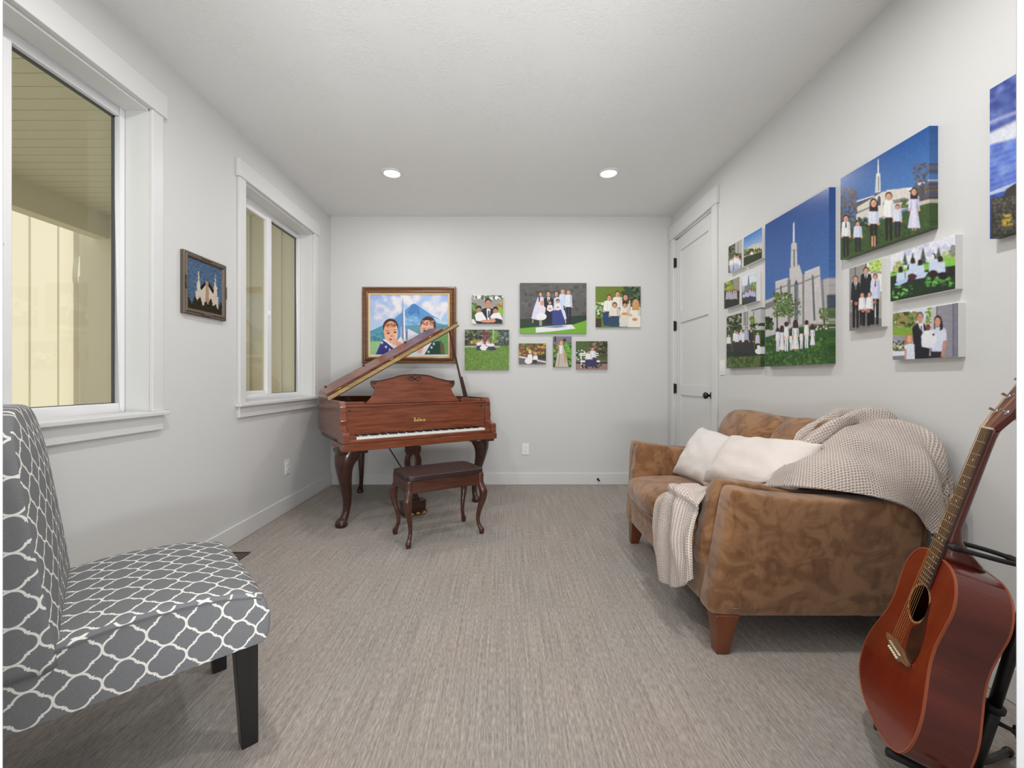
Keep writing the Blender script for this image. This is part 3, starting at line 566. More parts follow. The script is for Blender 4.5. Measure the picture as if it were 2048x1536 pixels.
def yarn():
    """loops of yarn as small bumps, coloured per loop"""
    x0, x1, z0, z1 = rx0+.034, rx1-.034, rz0+.034, rz1-.034; nx, nz = 84, 82; V = []; Fc = []; col = []
    W_, K_, B_, G_, Q_ = (226, 214, 200), (28, 26, 32), None, (50, 46, 30), (190, 160, 140)
    spire = lambda u, c, w, top, bot, v: abs(u-c) < w*(v-top)/(bot-top) and v > top
    for i in range(nz):
        for j in range(nx):
            u = (j+.5)/nx; v = (i+.5)/nz; a = x0+u*(x1-x0)+random.uniform(-.0008, .0008); b = z1-v*(z1-z0)
            c = random.choice([(96, 122, 150), (84, 110, 142), (118, 142, 166), (74, 98, 134), (104, 136, 164)])
            if spire(u, .30, .035, .15, .45, v) or (abs(u-.30) < .05 and .45 < v) or spire(u, .79, .035, .13, .42, v) or (abs(u-.79) < .055 and .42 < v): c = random.choice([W_, (236, 226, 214), (206, 190, 176)])
            if .35 < v < .86 and abs(u-.545) < .05: c = Q_
            elif v > .36+abs(u-.545)*.9 and abs(u-.545) < .2: c = W_ if random.random() > .15 else (214, 196, 180)
            if abs(v-(.36+abs(u-.545)*1.0)) < .045 and .04 < abs(u-.545) < .19: c = K_
            if v > .62 and abs(u-.545) < .33 and c[2] > c[0]+10: c = W_
            if v > .80+.05*math.sin(u*17)-.05*math.sin(u*41): c = random.choice([G_, (62, 58, 34), (40, 36, 26), (76, 62, 38)])
            h = .012+random.uniform(0, .006); r = (x1-x0)/nx*.62; n = len(V)
            V += [Tl(a-r, b-r, .009), Tl(a+r, b-r, .009), Tl(a+r, b+r, .009), Tl(a-r, b+r, .009), Tl(a-r*.5, b-r*.5, h), Tl(a+r*.5, b-r*.5, h), Tl(a+r*.5, b+r*.5, h), Tl(a-r*.5, b+r*.5, h)]
            Fc += [(n+4, n+5, n+6, n+7), (n, n+1, n+5, n+4), (n+1, n+2, n+6, n+5), (n+2, n+3, n+7, n+6), (n+3, n, n+4, n+7)]; col += [lin(c)+(1,)]*8
    n = len(V); V += [Tl(x0, z0, .008), Tl(x1, z0, .008), Tl(x1, z1, .008), Tl(x0, z1, .008)]; Fc.append((n, n+1, n+2, n+3)); col += [lin((60, 70, 90))+(1,)]*4
    me = bpy.data.meshes.new('yarn_picture'); me.from_pydata(V, [], Fc); ca = me.color_attributes.new('print', 'FLOAT_COLOR', 'POINT')
    ca.data.foreach_set('color', np.array(col, np.float32).ravel()); o = bpy.data.objects.new('yarn_picture', me); me.materials.append(print_mat(.95)); link(o, rp)
yarn()
# canvases on the right wall --------------------------------------------
B4 = dict(off=(1440, 440), k=4.954)
def church(p, sx, sy, ox, oy, dark=(120, 118, 118), wall=(196, 192, 192)):
    """pale stone building with a stepped spire; coordinates measured on the big canvas then placed by sx,sy,ox,oy"""
    Q = lambda P: [(ox+x*sx, oy+y*sy) for x, y in P]
    p.poly(Q([(725, 40), (733, 20), (737, 40), (738, 215), (722, 215)]), (222, 226, 234)).poly(Q([(706, 240), (730, 215), (760, 235), (765, 450), (700, 480)]), wall).poly(Q([(727, 290), (740, 290), (742, 490), (728, 490)]), (92, 96, 108)).rect(ox+700*sx, oy+296*sy, ox+765*sx, oy+302*sy, dark)
    p.poly(Q([(690, 480), (785, 445), (815, 540), (815, 1030), (690, 1060)]), wall, .03)
    p.poly(Q([(550, 612), (668, 575), (700, 600), (700, 1080), (550, 1080)]), wall, .03).poly(Q([(840, 515), (985, 458), (1020, 1020), (815, 1030), (812, 545), (840, 540)]), wall, .03).poly(Q([(1000, 600), (1090, 570), (1090, 1020), (1020, 1030)]), (176, 172, 172), .03)
    p.poly(Q([(550, 685), (668, 640), (668, 652), (550, 697)]), dark).poly(Q([(840, 598), (985, 545), (985, 560), (840, 614)]), dark).poly(Q([(700, 650), (815, 612), (815, 630), (700, 665)]), dark).poly(Q([(550, 612), (668, 575), (668, 582), (550, 620)]), (226, 226, 226)).poly(Q([(840, 515), (985, 458), (985, 466), (840, 524)]), (226, 226, 226))
    for x0, x1, y0 in ((668, 700, 590), (815, 835, 545)): p.poly(Q([(x0, y0), (x1, y0), (x1, 1030), (x0, 1040)]), dark, .05)
    p.poly(Q([(735, 640), (748, 600), (765, 600), (775, 640), (775, 1000), (735, 1000)]), (74, 80, 92)).poly(Q([(908, 550), (925, 540), (945, 995), (925, 1000)]), (86, 92, 102)).poly(Q([(597, 650), (612, 650), (612, 900), (597, 900)]), (86, 90, 98)).poly(Q([(1055, 745), (1085, 735), (1085, 975), (1060, 975)]), (70, 80, 96)).poly(Q([(1003, 600), (1020, 600), (1045, 1020), (1020, 1025)]), dark)
    for x in (745, 757, 767): p.poly(Q([(x, 640), (x+3, 640), (x+3, 1000), (x, 1000)]), (170, 176, 184))
    for x in (560, 580, 620, 640, 718, 790, 850, 870, 890, 955, 972): p.poly(Q([(x, 700), (x+3, 700), (x+4, 1020), (x+1, 1020)]), (166, 164, 166))
    p.poly(Q([(445, 800), (550, 760), (550, 1130), (445, 1160)]), (190, 188, 188), .04).poly(Q([(445, 830), (550, 790), (550, 850), (445, 890)]), dark)
# large church canvas
p = sidep(1530.5, 1658, 374.5, 727, .034, res=430, **B4).grad((42, 78, 144), (88, 128, 186)).rect(700, 940, 1110, 1120, (150, 148, 140), .1); church(p, 1, 1, 0, 0)
p.poly([(440, 1165), (560, 1130), (700, 1070), (1100, 1025), (1110, 1460), (440, 1460)], (52, 86, 42), .25).blobs(445, 1160, 1100, 1450, [(44, 76, 36), (66, 104, 46), (84, 124, 56), (38, 66, 34)], 500, 12, .1).blur(2)
p.blobs(530, 720, 720, 960, [(92, 116, 62), (70, 92, 48), (112, 134, 76)], 260, 12, .2).blobs(720, 770, 800, 940, [(92, 104, 62), (74, 84, 52)], 50, 8).blobs(450, 960, 520, 1080, DG, 50, 16).blobs(985, 870, 1090, 1010, [(84, 104, 50), (104, 124, 66)], 70, 11).poly([(560, 900), (572, 900), (574, 1090), (560, 1090)], (70, 60, 52)).poly([(1026, 960), (1036, 960), (1040, 1040), (1028, 1040)], (70, 60, 52)).blobs(940, 1040, 1100, 1090, [(60, 54, 44), (214, 206, 190), (84, 96, 56)], 40, 10)
for x, y0, y1, w_, k_ in ((573, 1068, 1300, 44, 'stand'), (615, 1045, 1300, 48, 'dress'), (658, 1008, 1298, 50, 'stand'), (704, 1120, 1288, 32, 'stand'), (748, 990, 1295, 66, 'dress'), (806, 1095, 1275, 36, 'stand'), (857, 993, 1268, 50, 'stand'), (916, 1030, 1250, 46, 'dress')):
    p.person(x, y0, y1, w_, (230, 230, 242), (222, 222, 236), (64, 46, 40), k_, back=True, long=(k_ == 'dress'))
tag(p.obj('photo_canvas', .034, rough=.25), 'tallest upright canvas, a white spired church with family in white on its lawn', 'picture', G2)
# wide church canvas
p = sidep(1681, 1858.8, 251.5, 457, .034, off=(1670, 240), k=5.486, res=420).grad((36, 82, 150), (92, 140, 196))
p.poly([(240, 890), (420, 820), (600, 770), (830, 740), (1040, 700), (1040, 900), (700, 900), (240, 950)], (84, 78, 78), .25).poly([(240, 888), (430, 826), (430, 836), (240, 900)], (232, 232, 240)).poly([(560, 772), (840, 740), (900, 760), (600, 800)], (226, 226, 232)).poly([(880, 700), (1040, 655), (1040, 680), (900, 720)], (226, 226, 232))
p.poly([(470, 440), (477, 432), (482, 575), (468, 575)], (228, 230, 236)).poly([(452, 595), (475, 572), (496, 590), (500, 790), (440, 800)], (206, 204, 200)).rect(472, 620, 484, 780, (90, 92, 100)).poly([(236, 960), (420, 850), (520, 790), (760, 745), (830, 800), (830, 960), (236, 1100)], (206, 202, 194), .04).poly([(236, 1010), (430, 930), (760, 850), (830, 870), (830, 890), (430, 950), (236, 1030)], (130, 126, 122)).poly([(440, 850), (470, 820), (520, 800), (530, 1060), (440, 1080)], (216, 212, 204)).ell(484, 880, 18, 50, (70, 76, 90)).rect(466, 880, 502, 940, (70, 76, 90))
p.blobs(60, 760, 240, 1180, [(96, 82, 74), (112, 98, 86), (80, 70, 62), (70, 80, 110)], 330, 12, .25).blobs(860, 480, 1040, 880, [(92, 84, 80), (74, 70, 70), (104, 94, 88), (60, 80, 124)], 260, 12, .25).poly([(955, 740), (970, 740), (972, 930), (955, 930)], (80, 66, 58))
p.poly([(60, 1180), (240, 1180), (760, 1000), (1050, 890), (1060, 1300), (60, 1540)], (60, 84, 42), .25).blobs(60, 1100, 1050, 1500, [(52, 76, 36), (74, 98, 50), (44, 64, 34)], 300, 14, .1).poly([(900, 900), (1045, 866), (1045, 905), (900, 945)], (190, 184, 172)).blobs(240, 1070, 360, 1170, DG+[(110, 116, 60)], 40, 14).blobs(720, 880, 800, 960, [(96, 110, 60), (74, 88, 48)], 30, 14)
p.person(122, 1040, 1490, 100, WH, (44, 38, 40), (50, 38, 34), tie=(60, 60, 76)).person(252, 1105, 1450, 100, (206, 214, 238), (44, 40, 46), (52, 36, 32)).person(425, 862, 1390, 120, (214, 218, 238), (38, 32, 34), (44, 30, 28), long=True).person(590, 792, 1320, 120, WH, (40, 34, 36), (86, 54, 42)).person(685, 925, 1280, 100, (210, 216, 238), (42, 40, 46), (64, 40, 34)).person(865, 745, 1210, 124, (214, 212, 238), (0, 0, 0), (50, 34, 30), 'dress', long=True)
for x in (400, 430): p.rect(x, 1270, x+16, 1385, (196, 148, 120))
tag(p.obj('photo_canvas', .034, rough=.25), 'wide canvas of a family holding hands on a slope before a spired church', 'picture', G2)
# landscape at the frame's edge
p = sidep(1979.5, 2060, 131, 455, .034, off=(1960, 130), k=4.148, res=420)
p.grad((56, 74, 140), (60, 100, 190)).blobs(60, 60, 430, 520, [(62, 76, 142), (80, 96, 160), (104, 120, 180), (54, 64, 130)], 160, 34, .05).poly([(70, 575), (430, 400), (430, 580), (70, 670)], (204, 208, 218)).blobs(60, 600, 430, 980, [(50, 84, 190), (70, 106, 200), (112, 140, 206), (40, 70, 170)], 170, 30, .05)
for k in range(8): y = 640+k*46; p.poly([(70, y+60), (430, y-60), (430, y-48), (70, y+74)], (130, 150, 206))
p.blur(3)
p.poly([(70, 470), (430, 330), (430, 350), (70, 500)], (150, 160, 206)).poly([(70, 575), (430, 420), (430, 570), (70, 665)], (204, 208, 218)).blur(3).poly([(80, 1055), (430, 920), (430, 1010), (80, 1080)], (176, 190, 220)).poly([(80, 1080), (210, 1040), (210, 1130), (80, 1130)], (50, 78, 170)).poly([(90, 1110), (200, 1080), (215, 1030), (290, 980), (430, 950), (430, 1440), (90, 1440)], (46, 44, 40), .3).blobs(110, 1080, 430, 1400, [(60, 58, 50), (84, 80, 66), (40, 40, 36), (96, 92, 80)], 260, 11).blobs(190, 1235, 265, 1330, [(206, 176, 50), (170, 140, 40)], 46, 8)
tag(p.obj('photo_canvas', .034, rough=.3), 'landscape canvas of blue cloudy sky over dark bushes, nearest on the right wall', 'picture', G2)
# father and four sons
F6 = dict(off=(1680, 460), k=5.688)
p = sidep(1698.8, 1763.3, 517, 653, .028, res=440, **F6).grad((150, 146, 142), (126, 122, 122))
p.rect(100, 320, 175, 1150, (140, 138, 138), .05).rect(170, 400, 182, 900, (96, 92, 92)).rect(288, 330, 300, 520, (90, 84, 80)).rect(305, 300, 500, 1000, (226, 228, 224), .03).blobs(320, 330, 490, 470, [(170, 200, 90), (140, 176, 70), (196, 214, 120)], 90, 17).rect(340, 470, 490, 500, (170, 160, 140)).rect(438, 700, 490, 1100, (160, 156, 152), .04).poly([(100, 930), (490, 1010), (490, 1150), (100, 1150)], (120, 116, 116), .08)
p.person(297, 425, 1090, 142, SUIT, (26, 26, 30), (46, 32, 28), tie=(40, 40, 50), hr=33).person(400, 502, 1075, 118, (206, 210, 236), (28, 28, 32), (70, 46, 36), tie=(48, 52, 84), hr=29).person(180, 522, 1110, 112, (38, 38, 46), (28, 28, 32), (96, 60, 42), tie=(110, 116, 130), hr=31)
p.person(253, 708, 1085, 84, WH, (26, 26, 30), (60, 36, 30), hr=27).person(335, 704, 1075, 84, WH, (26, 26, 30), (44, 28, 26), hr=27)
for x, y in ((185, 835), (262, 915), (322, 920), (395, 820)): p.ell(x, y, 20, 20, (176, 118, 92))
tag(p.obj('photo_canvas', .028, white=True), 'upright canvas of a man and four boys in suits and white shirts', 'picture', G2)
# family on shaded grass
p = sidep(1781, 1910.5, 468.8, 577.4, .028, res=440, **F6).grad((222, 222, 236), (214, 218, 230))
p.blobs(720, 170, 1310, 280, [(190, 192, 216), (206, 208, 228)], 50, 30, .03).poly([(575, 480), (900, 390), (1315, 290), (1315, 470), (575, 560)], (126, 186, 70), .15)
for x, y0, y1, w_ in ((617, 390, 490, 26), (740, 262, 400, 50), (828, 262, 380, 44), (945, 198, 385, 60), (1120, 195, 330, 50)):
    for k in range(9): q = (k+1)/9; p.poly([(x-w_*q, y0+(y1-y0)*q), (x, y0+(y1-y0)*(q-.18)), (x+w_*q, y0+(y1-y0)*q)], [(62, 84, 72), (76, 98, 80), (54, 74, 62)][k % 3], .2)
p.blobs(1170, 250, 1315, 320, [(150, 176, 100), (176, 190, 120)], 40, 16).blobs(1250, 180, 1315, 300, [(140, 146, 130), (120, 128, 110)], 30, 16).blobs(610, 360, 720, 470, [(176, 186, 110), (150, 166, 90)], 40, 16)
p.poly([(575, 530), (700, 500), (1315, 400), (1315, 680), (575, 820)], (34, 50, 34), .3).blobs(600, 620, 820, 780, [(92, 168, 70), (120, 196, 90), (40, 70, 40)], 50, 14).blobs(960, 530, 1300, 640, [(110, 180, 80), (76, 140, 60), (40, 64, 40)], 60, 18)
for x, y, q, s_ in ((692, 420, 640, 44), (790, 395, 600, 40), (830, 320, 560, 44), (910, 340, 570, 46), (1062, 270, 540, 46), (1140, 300, 540, 50)):
    p.ell(x, y+34, s_*.62, 40, (40, 28, 28)).poly([(x-s_, y+70), (x+s_, y+60), (x+s_*1.1, q-60), (x-s_*1.1, q-50)], (196, 210, 240), .06)
p.poly([(620, 620), (700, 560), (780, 545), (760, 590), (660, 632)], (176, 196, 240)).poly([(840, 560), (930, 480), (1000, 480), (960, 540)], (190, 204, 240)).ell(1060, 500, 54, 46, (44, 30, 28)).ell(1170, 520, 60, 44, (30, 26, 30)).ell(820, 530, 50, 36, (80, 36, 44)).ell(1262, 470, 36, 60, (36, 30, 28)).ell(1052, 310, 20, 34, (230, 226, 214))
tag(p.obj('photo_canvas', .028, white=True), 'wide canvas of a family sitting on shaded grass under pine trees', 'picture', G2)
# couple with baby and girl
p = sidep(1785.5, 1916.3, 605.6, 713.6, .028, res=440, **F6).grad((222, 226, 228), (150, 150, 158))
p.rect(830, 850, 985, 1100, (206, 212, 226)).blobs(600, 940, 870, 1100, [(92, 110, 52), (60, 76, 36), (120, 130, 66), (150, 140, 90)], 150, 24).blobs(980, 880, 1035, 1060, [(130, 160, 60), (100, 130, 50)], 50, 13).poly([(600, 1100), (860, 1110), (860, 1210), (600, 1200)], (124, 160, 60), .15).rect(600, 1205, 860, 1262, (150, 150, 160), .05).blobs(600, 1260, 760, 1380, [(60, 66, 40), (214, 210, 180), (96, 110, 60)], 80, 13).poly([(600, 1380), (760, 1370), (760, 1420), (600, 1430)], (216, 218, 230)).rect(600, 1430, 780, 1490, (120, 120, 134))
p.rect(1050, 800, 1350, 1500, (140, 138, 148), .04).rect(1036, 800, 1100, 1300, (186, 184, 182)).rect(1096, 800, 1104, 1400, (70, 66, 70)).rect(1276, 800, 1290, 1500, (90, 88, 104)).rect(1290, 800, 1350, 1500, (124, 122, 140), .04)
p.poly([(820, 1110), (880, 1060), (940, 1055), (1000, 1090), (1040, 1300), (1040, 1480), (850, 1480)], SUIT, .15).poly([(890, 1065), (945, 1060), (950, 1150), (925, 1160)], WH).rect(918, 1090, 934, 1170, (30, 32, 44)).ell(912, 985, 38, 52, (48, 34, 30)).ell(912, 1004, 32, 56, (196, 146, 120)).ell(898, 994, 5, 3, (50, 36, 34)).ell(928, 992, 5, 3, (50, 36, 34)).ell(914, 1036, 13, 4, (180, 96, 90))
p.poly([(1045, 1140), (1100, 1110), (1160, 1100), (1205, 1140), (1212, 1250), (1170, 1260), (1170, 1380), (1040, 1380)], (206, 212, 240), .05).ell(1112, 1030, 46, 58, (50, 32, 28)).poly([(1066, 1040), (1084, 1040), (1084, 1130), (1068, 1130)], (50, 32, 28)).poly([(1136, 1030), (1166, 1040), (1172, 1130), (1130, 1150)], (50, 32, 28)).ell(1108, 1046, 31, 48, (206, 152, 130)).ell(1096, 1036, 5, 3, (50, 36, 34)).ell(1122, 1034, 5, 3, (50, 36, 34)).ell(1108, 1072, 13, 4, (176, 96, 92)).rect(1040, 1378, 1170, 1480, (40, 40, 52)).poly([(1172, 1255), (1208, 1255), (1180, 1440), (1145, 1440)], (190, 140, 116))
p.ell(1004, 1085, 34, 26, (230, 210, 206)).ell(1002, 1105, 29, 38, (110, 70, 58)).poly([(950, 1150), (1040, 1140), (1100, 1180), (1090, 1290), (1030, 1345), (930, 1325), (925, 1210)], (224, 226, 246), .05).ell(1062, 1190, 16, 14, (60, 50, 60)).poly([(1022, 1320), (1030, 1320), (1026, 1430), (1018, 1430)], (210, 204, 214))
p.ell(785, 1230, 46, 52, (170, 120, 84)).poly([(740, 1230), (826, 1230), (820, 1300), (735, 1305)], (170, 120, 84)).ell(790, 1240, 30, 42, (216, 164, 138)).poly([(730, 1310), (800, 1290), (846, 1300), (850, 1480), (760, 1480)], (214, 218, 246), .05).poly([(735, 1350), (760, 1350), (760, 1470), (738, 1470)], (200, 148, 122)).ell(778, 1232, 4, 3, (50, 36, 34)).ell(802, 1230, 4, 3, (50, 36, 34))
tag(p.obj('photo_canvas', .028, white=True), 'canvas of a couple with a baby in white and a blonde girl', 'picture', G2)
# small ones by the door
p = sidep(1457, 1483.5, 478.5, 534, .028, res=420, **B4).grad((110, 112, 100), (60, 66, 60)); p.blobs(85, 200, 215, 360, DG+[(120, 124, 96)], 130, 12).rect(150, 200, 215, 330, (176, 174, 166)).rect(176, 200, 182, 330, (110, 110, 104)).rect(85, 440, 215, 530, (52, 64, 40), .2)
for x, y in ((104, 380), (122, 372), (146, 340), (158, 350), (178, 350), (196, 375)): p.person(x, y, 510, 26, (232, 232, 240), (190, 196, 226), (66, 44, 36))
tag(p.obj('photo_canvas', .028, white=True), 'tiny canvas of a family in white beneath trees, nearest the door top', 'picture', G2)
p = sidep(1487.5, 1524, 454.5, 515.8, .028, res=420, **B4).grad((60, 120, 196), (196, 214, 230)); p.poly([(232, 300), (330, 240), (420, 220), (420, 330), (232, 370)], (196, 196, 186), .06).blobs(236, 290, 418, 360, [(120, 134, 60), (150, 160, 80), (84, 92, 50), (70, 56, 46)], 110, 11).poly([(232, 372), (420, 310), (420, 400), (232, 470)], (44, 56, 30), .25).ell(312, 330, 18, 14, WH)
for x in (262, 288, 300, 330, 352, 372, 390): p.ell(x, 325-(x-260)*.25, 5, 20, (60, 50, 44))
tag(p.obj('photo_canvas', .028, white=True), 'tiny landscape canvas of people on a green below a bright blue sky', 'picture', G2)
p = sidep(1448.5, 1479, 553, 608.5, .028, res=420, **B4).grad((120, 112, 100), (40, 44, 36)); p.rect(130, 560, 190, 760, (150, 142, 130), .05).blobs(50, 620, 120, 720, [(196, 196, 60), (140, 160, 50), (96, 116, 50)], 50, 13).rect(40, 700, 192, 870, (52, 52, 48), .2)
for x, y in ((70, 700), (92, 690), (112, 700), (136, 690), (158, 690)): p.person(x, y, 860, 26, (170, 176, 196), (40, 40, 46), (40, 30, 28))
tag(p.obj('photo_canvas', .028, white=True), 'tiny dim canvas of a group below a sunlit yellow tree', 'picture', G2)
p = sidep(1484, 1512.5, 542, 602, .028, res=420, **B4).grad((214, 220, 236), (60, 66, 50)); p.rect(214, 560, 362, 650, (216, 222, 236)).poly([(280, 560), (286, 548), (292, 620), (300, 640), (340, 650), (340, 720), (240, 720), (245, 660), (274, 640)], (124, 126, 138)).blobs(310, 620, 360, 700, [(120, 150, 60), (90, 120, 50)], 40, 11).rect(216, 720, 364, 850, (50, 62, 36), .2)
for x, y in ((236, 720), (258, 700), (275, 705), (298, 680), (322, 690), (342, 700)): p.person(x, y, 812, 26, (180, 190, 226), (60, 66, 90), (40, 30, 28))
tag(p.obj('photo_canvas', .028, white=True), 'tiny pale canvas of a group in blue before a grey spire under a white sky', 'picture', G2)
p = sidep(1453, 1521.5, 615, 733.5, .028, res=420, **B4).grad((176, 176, 176), (50, 70, 36)); p.blobs(62, 900, 215, 1110, DG+[(110, 116, 84), (150, 150, 130)], 170, 15).rect(215, 860, 410, 1100, (190, 188, 186), .03)
for x in (236, 250, 268): p.rect(x, 880, x+7, 1050, (70, 72, 80))
p.poly([(310, 880), (410, 850), (410, 880), (310, 905)], (90, 88, 88)).rect(328, 905, 336, 1010, (90, 90, 96)).blobs(296, 960, 340, 1030, [(96, 120, 50), (120, 140, 60)], 30, 11).blobs(305, 1030, 405, 1060, DG, 30, 11)
p.rect(60, 1090, 412, 1480, (58, 84, 44), .25).blobs(62, 1060, 410, 1330, [(60, 88, 44), (48, 72, 38)], 120, 14).rect(60, 1290, 412, 1480, (60, 76, 40), .25).blobs(70, 1320, 400, 1470, [(84, 104, 56), (66, 86, 44), (96, 112, 66)], 150, 14).poly([(60, 1310), (410, 1290), (410, 1340), (60, 1360)], (40, 46, 40), .2)
for x, y, y1, t_ in ((88, 1130, 1310, WH), (150, 1090, 1300, WH), (170, 1100, 1310, WH), (212, 1080, 1300, (214, 220, 240)), (240, 1095, 1320, WH), (262, 1060, 1320, (170, 180, 214)), (310, 1080, 1330, (50, 44, 44)), (372, 1110, 1330, (214, 190, 220))):
    p.person(x, y, y1, 46, t_, (52, 48, 54), (62, 42, 36), 'sit', hr=14)
p.blobs(380, 1250, 410, 1320, [WH], 8, 14, .04).ell(372, 1300, 26, 24, WH)
tag(p.obj('photo_canvas', .028, rough=.25), 'canvas of a family picnicking on a lawn, beside the tallest canvas', 'picture', G2)
# ------------------------------------------------------------------ grand piano
WP = mat('mahogany', (134, 73, 48), .28, var=((5, 5, 55), (98, 49, 31), .35, .7), coat=.35, spec=.45)
WPD = mat('dark_mahogany', (66, 34, 25), .3, var=((6, 6, 30), (40, 22, 17), .35, .7), coat=.3)
IV = mat('key_white', (240, 240, 236), .3); EB = mat('key_black', (16, 15, 15), .3)
BRASS = mat('brass', (206, 160, 84), .25, metal=1); DARKI = mat('piano_inside', (24, 20, 18), .6); GOLDP = mat('gold_plate', (150, 116, 62), .45, metal=.6)
GILT = mat('gold_leaf', (226, 196, 120), .4, metal=.3)
PO = (-1.129, 2.981); PA = math.atan2(.708, 1.061)
pn = thing('grand_piano', 'open mahogany baby grand piano with raised lid in the left back corner', 'piano', (PO[0], PO[1], 0), PA)
PW = 1.275; ZB, ZT = .563, .915
plan = [(0, .0), (0, .80)]+spline([(0, .80), (.02, .98), (.10, 1.14), (.24, 1.21), (.38, 1.19), (.52, 1.08), (.64, .92), (.80, .76), (1.0, .68), (1.16, .62), (1.25, .52), (PW, .40)], 5)[1:]+[(PW, .0)]
cx_, cy_ = .6, .5
def inset(P, d):
    """shrink an outline by moving each edge inward (counter-clockwise or clockwise safe)"""
    P = [Vector(p) for p in P]; n = len(P); ar = sum(P[i].x*P[(i+1) % n].y-P[(i+1) % n].x*P[i].y for i in range(n)); sg = 1 if ar > 0 else -1; out = []
    for i in range(n):
        e0 = (P[i]-P[i-1]).normalized(); e1 = (P[(i+1) % n]-P[i]).normalized(); n0 = Vector((-e0.y, e0.x))*sg; n1 = Vector((-e1.y, e1.x))*sg
        m_ = (n0+n1); m_ = m_/max(m_.dot(n0), .5) if m_.length > 1e-6 else n0
        out.append(P[i]+m_*d)
    return [(p.x, p.y) for p in out]
rim_o = [p for p in plan if p[1] >= .17 or p[0] in (0, PW)]
# rim: outer wall from the fallboard back, open on top
ro = [(0, .17)]+plan[1:-1]+[(PW, .17)]; ri = inset(ro, .03); ri[0] = (.03, .17); ri[-1] = (PW-.03, .17); n = len(ro); V = []
for P_, z in ((ro, ZB+.07), (ro, ZT), (ri, ZT), (ri, ZB+.07)): V += [(a, b, z) for a, b in P_]
Fc = [(r*n+i, r*n+i+1, ((r+1) % 4)*n+i+1, ((r+1) % 4)*n+i) for r in range(4) for i in range(n-1)]+[(0, n, 2*n, 3*n), (n-1, 4*n-1, 3*n-1, 2*n-1)]
mesh('rim', V, Fc, WP, pn, bevel=.004)
# stepped lower moulding, tapering in below the rim
lo = inset([(0, .02)]+plan[1:-1]+[(PW, .02)], .018); MB().prism(lo, ZB+.03, ZB+.07, XYZ).out('belly_rail', WPD, pn)
MB().prism(inset(ro, .03), ZB+.07, ZB+.10, XYZ).out('soundboard', mat('spruce', (150, 116, 74), .5), pn)
MB().prism(inset([p for p in plan if p[1] > .3 or True][1:-1]+[(PW, .35), (0, .35)], .05), ZB+.235, ZB+.25, XYZ).out('iron_plate', DARKI, pn)
# cheeks with the S curved arm
for q, u0 in enumerate((0, PW-.045)):
    S = [(0, ZB+.052), (0, .682), (.004, .694), (.03, .697), (.062, .70), (.088, .716), (.092, .745), (.083, .77), (.094, .795), (.095, .862), (.10, .875), (.112, .905), (.13, ZT), (.175, ZT), (.175, ZB+.052)]
    if q: S = [(0, ZB+.052), (0, .682), (.004, .694), (.03, .697), (.062, .70), (.088, .716), (.092, .745), (.083, .77), (.094, .795), (.095, .862), (.10, .875), (.112, .905), (.13, ZT), (.175, ZT), (.175, ZB+.052)]
    MB().prism(S, u0, u0+.045, lambda a, b, c: (c, a, b)).out('cheek', WP, pn, bevel=.003)
MB().box((-.004, -.006, ZB), (PW+.004, .36, ZB+.05)).out('keybed', WP, pn, bevel=.004)
MB().box((.045, .008, ZB+.05), (PW-.045, .03, ZB+.078)).out('key_slip', WP, pn, bevel=.006, seg=3)
K0, K1 = .10, PW-.095
MB().box((.045, .02, ZB+.05), (K0-.003, .125, ZB+.105)).out('key_block', WP, pn, bevel=.004)
MB().box((K1+.003, .02, ZB+.05), (PW-.045, .125, ZB+.105)).out('key_block', WP, pn, bevel=.004)
kw = (K1-K0)/52; wk = MB().box((.0005, .028, 0), (kw-.0008, .135, .016)).out('white_key', IV, pn, bevel=.0012); wk.location = (K0, 0, ZB+.078)
bkm = MB().prism([(.063, .0), (.068, .010), (.14, .011), (.14, 0)], -.0045, .0045, lambda a, b, c: (c, a, b)).out('black_key', EB, pn, bevel=.0012); bkm.location = (K0+kw, 0, ZB+.094)
pat = [1, 0, 1, 1, 0, 1, 1]                       # sharps after A, C, D, F, G
for i in range(52):
    if i:
        c = wk.copy(); C.objects.link(c); c.parent = pn; c.location = (K0+i*kw, 0, ZB+.078)
    if i < 51 and pat[i % 7] and i > 0:
        c = bkm.copy(); C.objects.link(c); c.parent = pn; c.location = (K0+(i+1)*kw, 0, ZB+.094)
MB().box((.045, .125, ZB+.10), (PW-.045, .145, .875)).out('fallboard', WP, pn, bevel=.003)
MB().box((.045, .113, .872), (PW-.045, .185, .884)).box((.045, .120, .862), (PW-.045, .14, .872)).out('nameboard_moulding', WP, pn, bevel=.003)
MB().box((.045, .18, .876), (.20, .22, .905)).out('shelf_block', WP, pn, bevel=.003)
MB().box((1.035, .18, .876), (PW-.045, .22, .905)).out('shelf_block', WP, pn, bevel=.003)
MB().box((.05, .215, .80), (PW-.05, .235, .90)).out('pin_block', DARKI, pn)
for u in (.075, PW-.075): MB().lathe([(0, 0), (.008, 0), (.009, .003), (.004, .006), (.0, .006)], lambda a, b, h: (u+a, .125-h, .845+b), 12).out('fallboard_knob', WPD, pn)
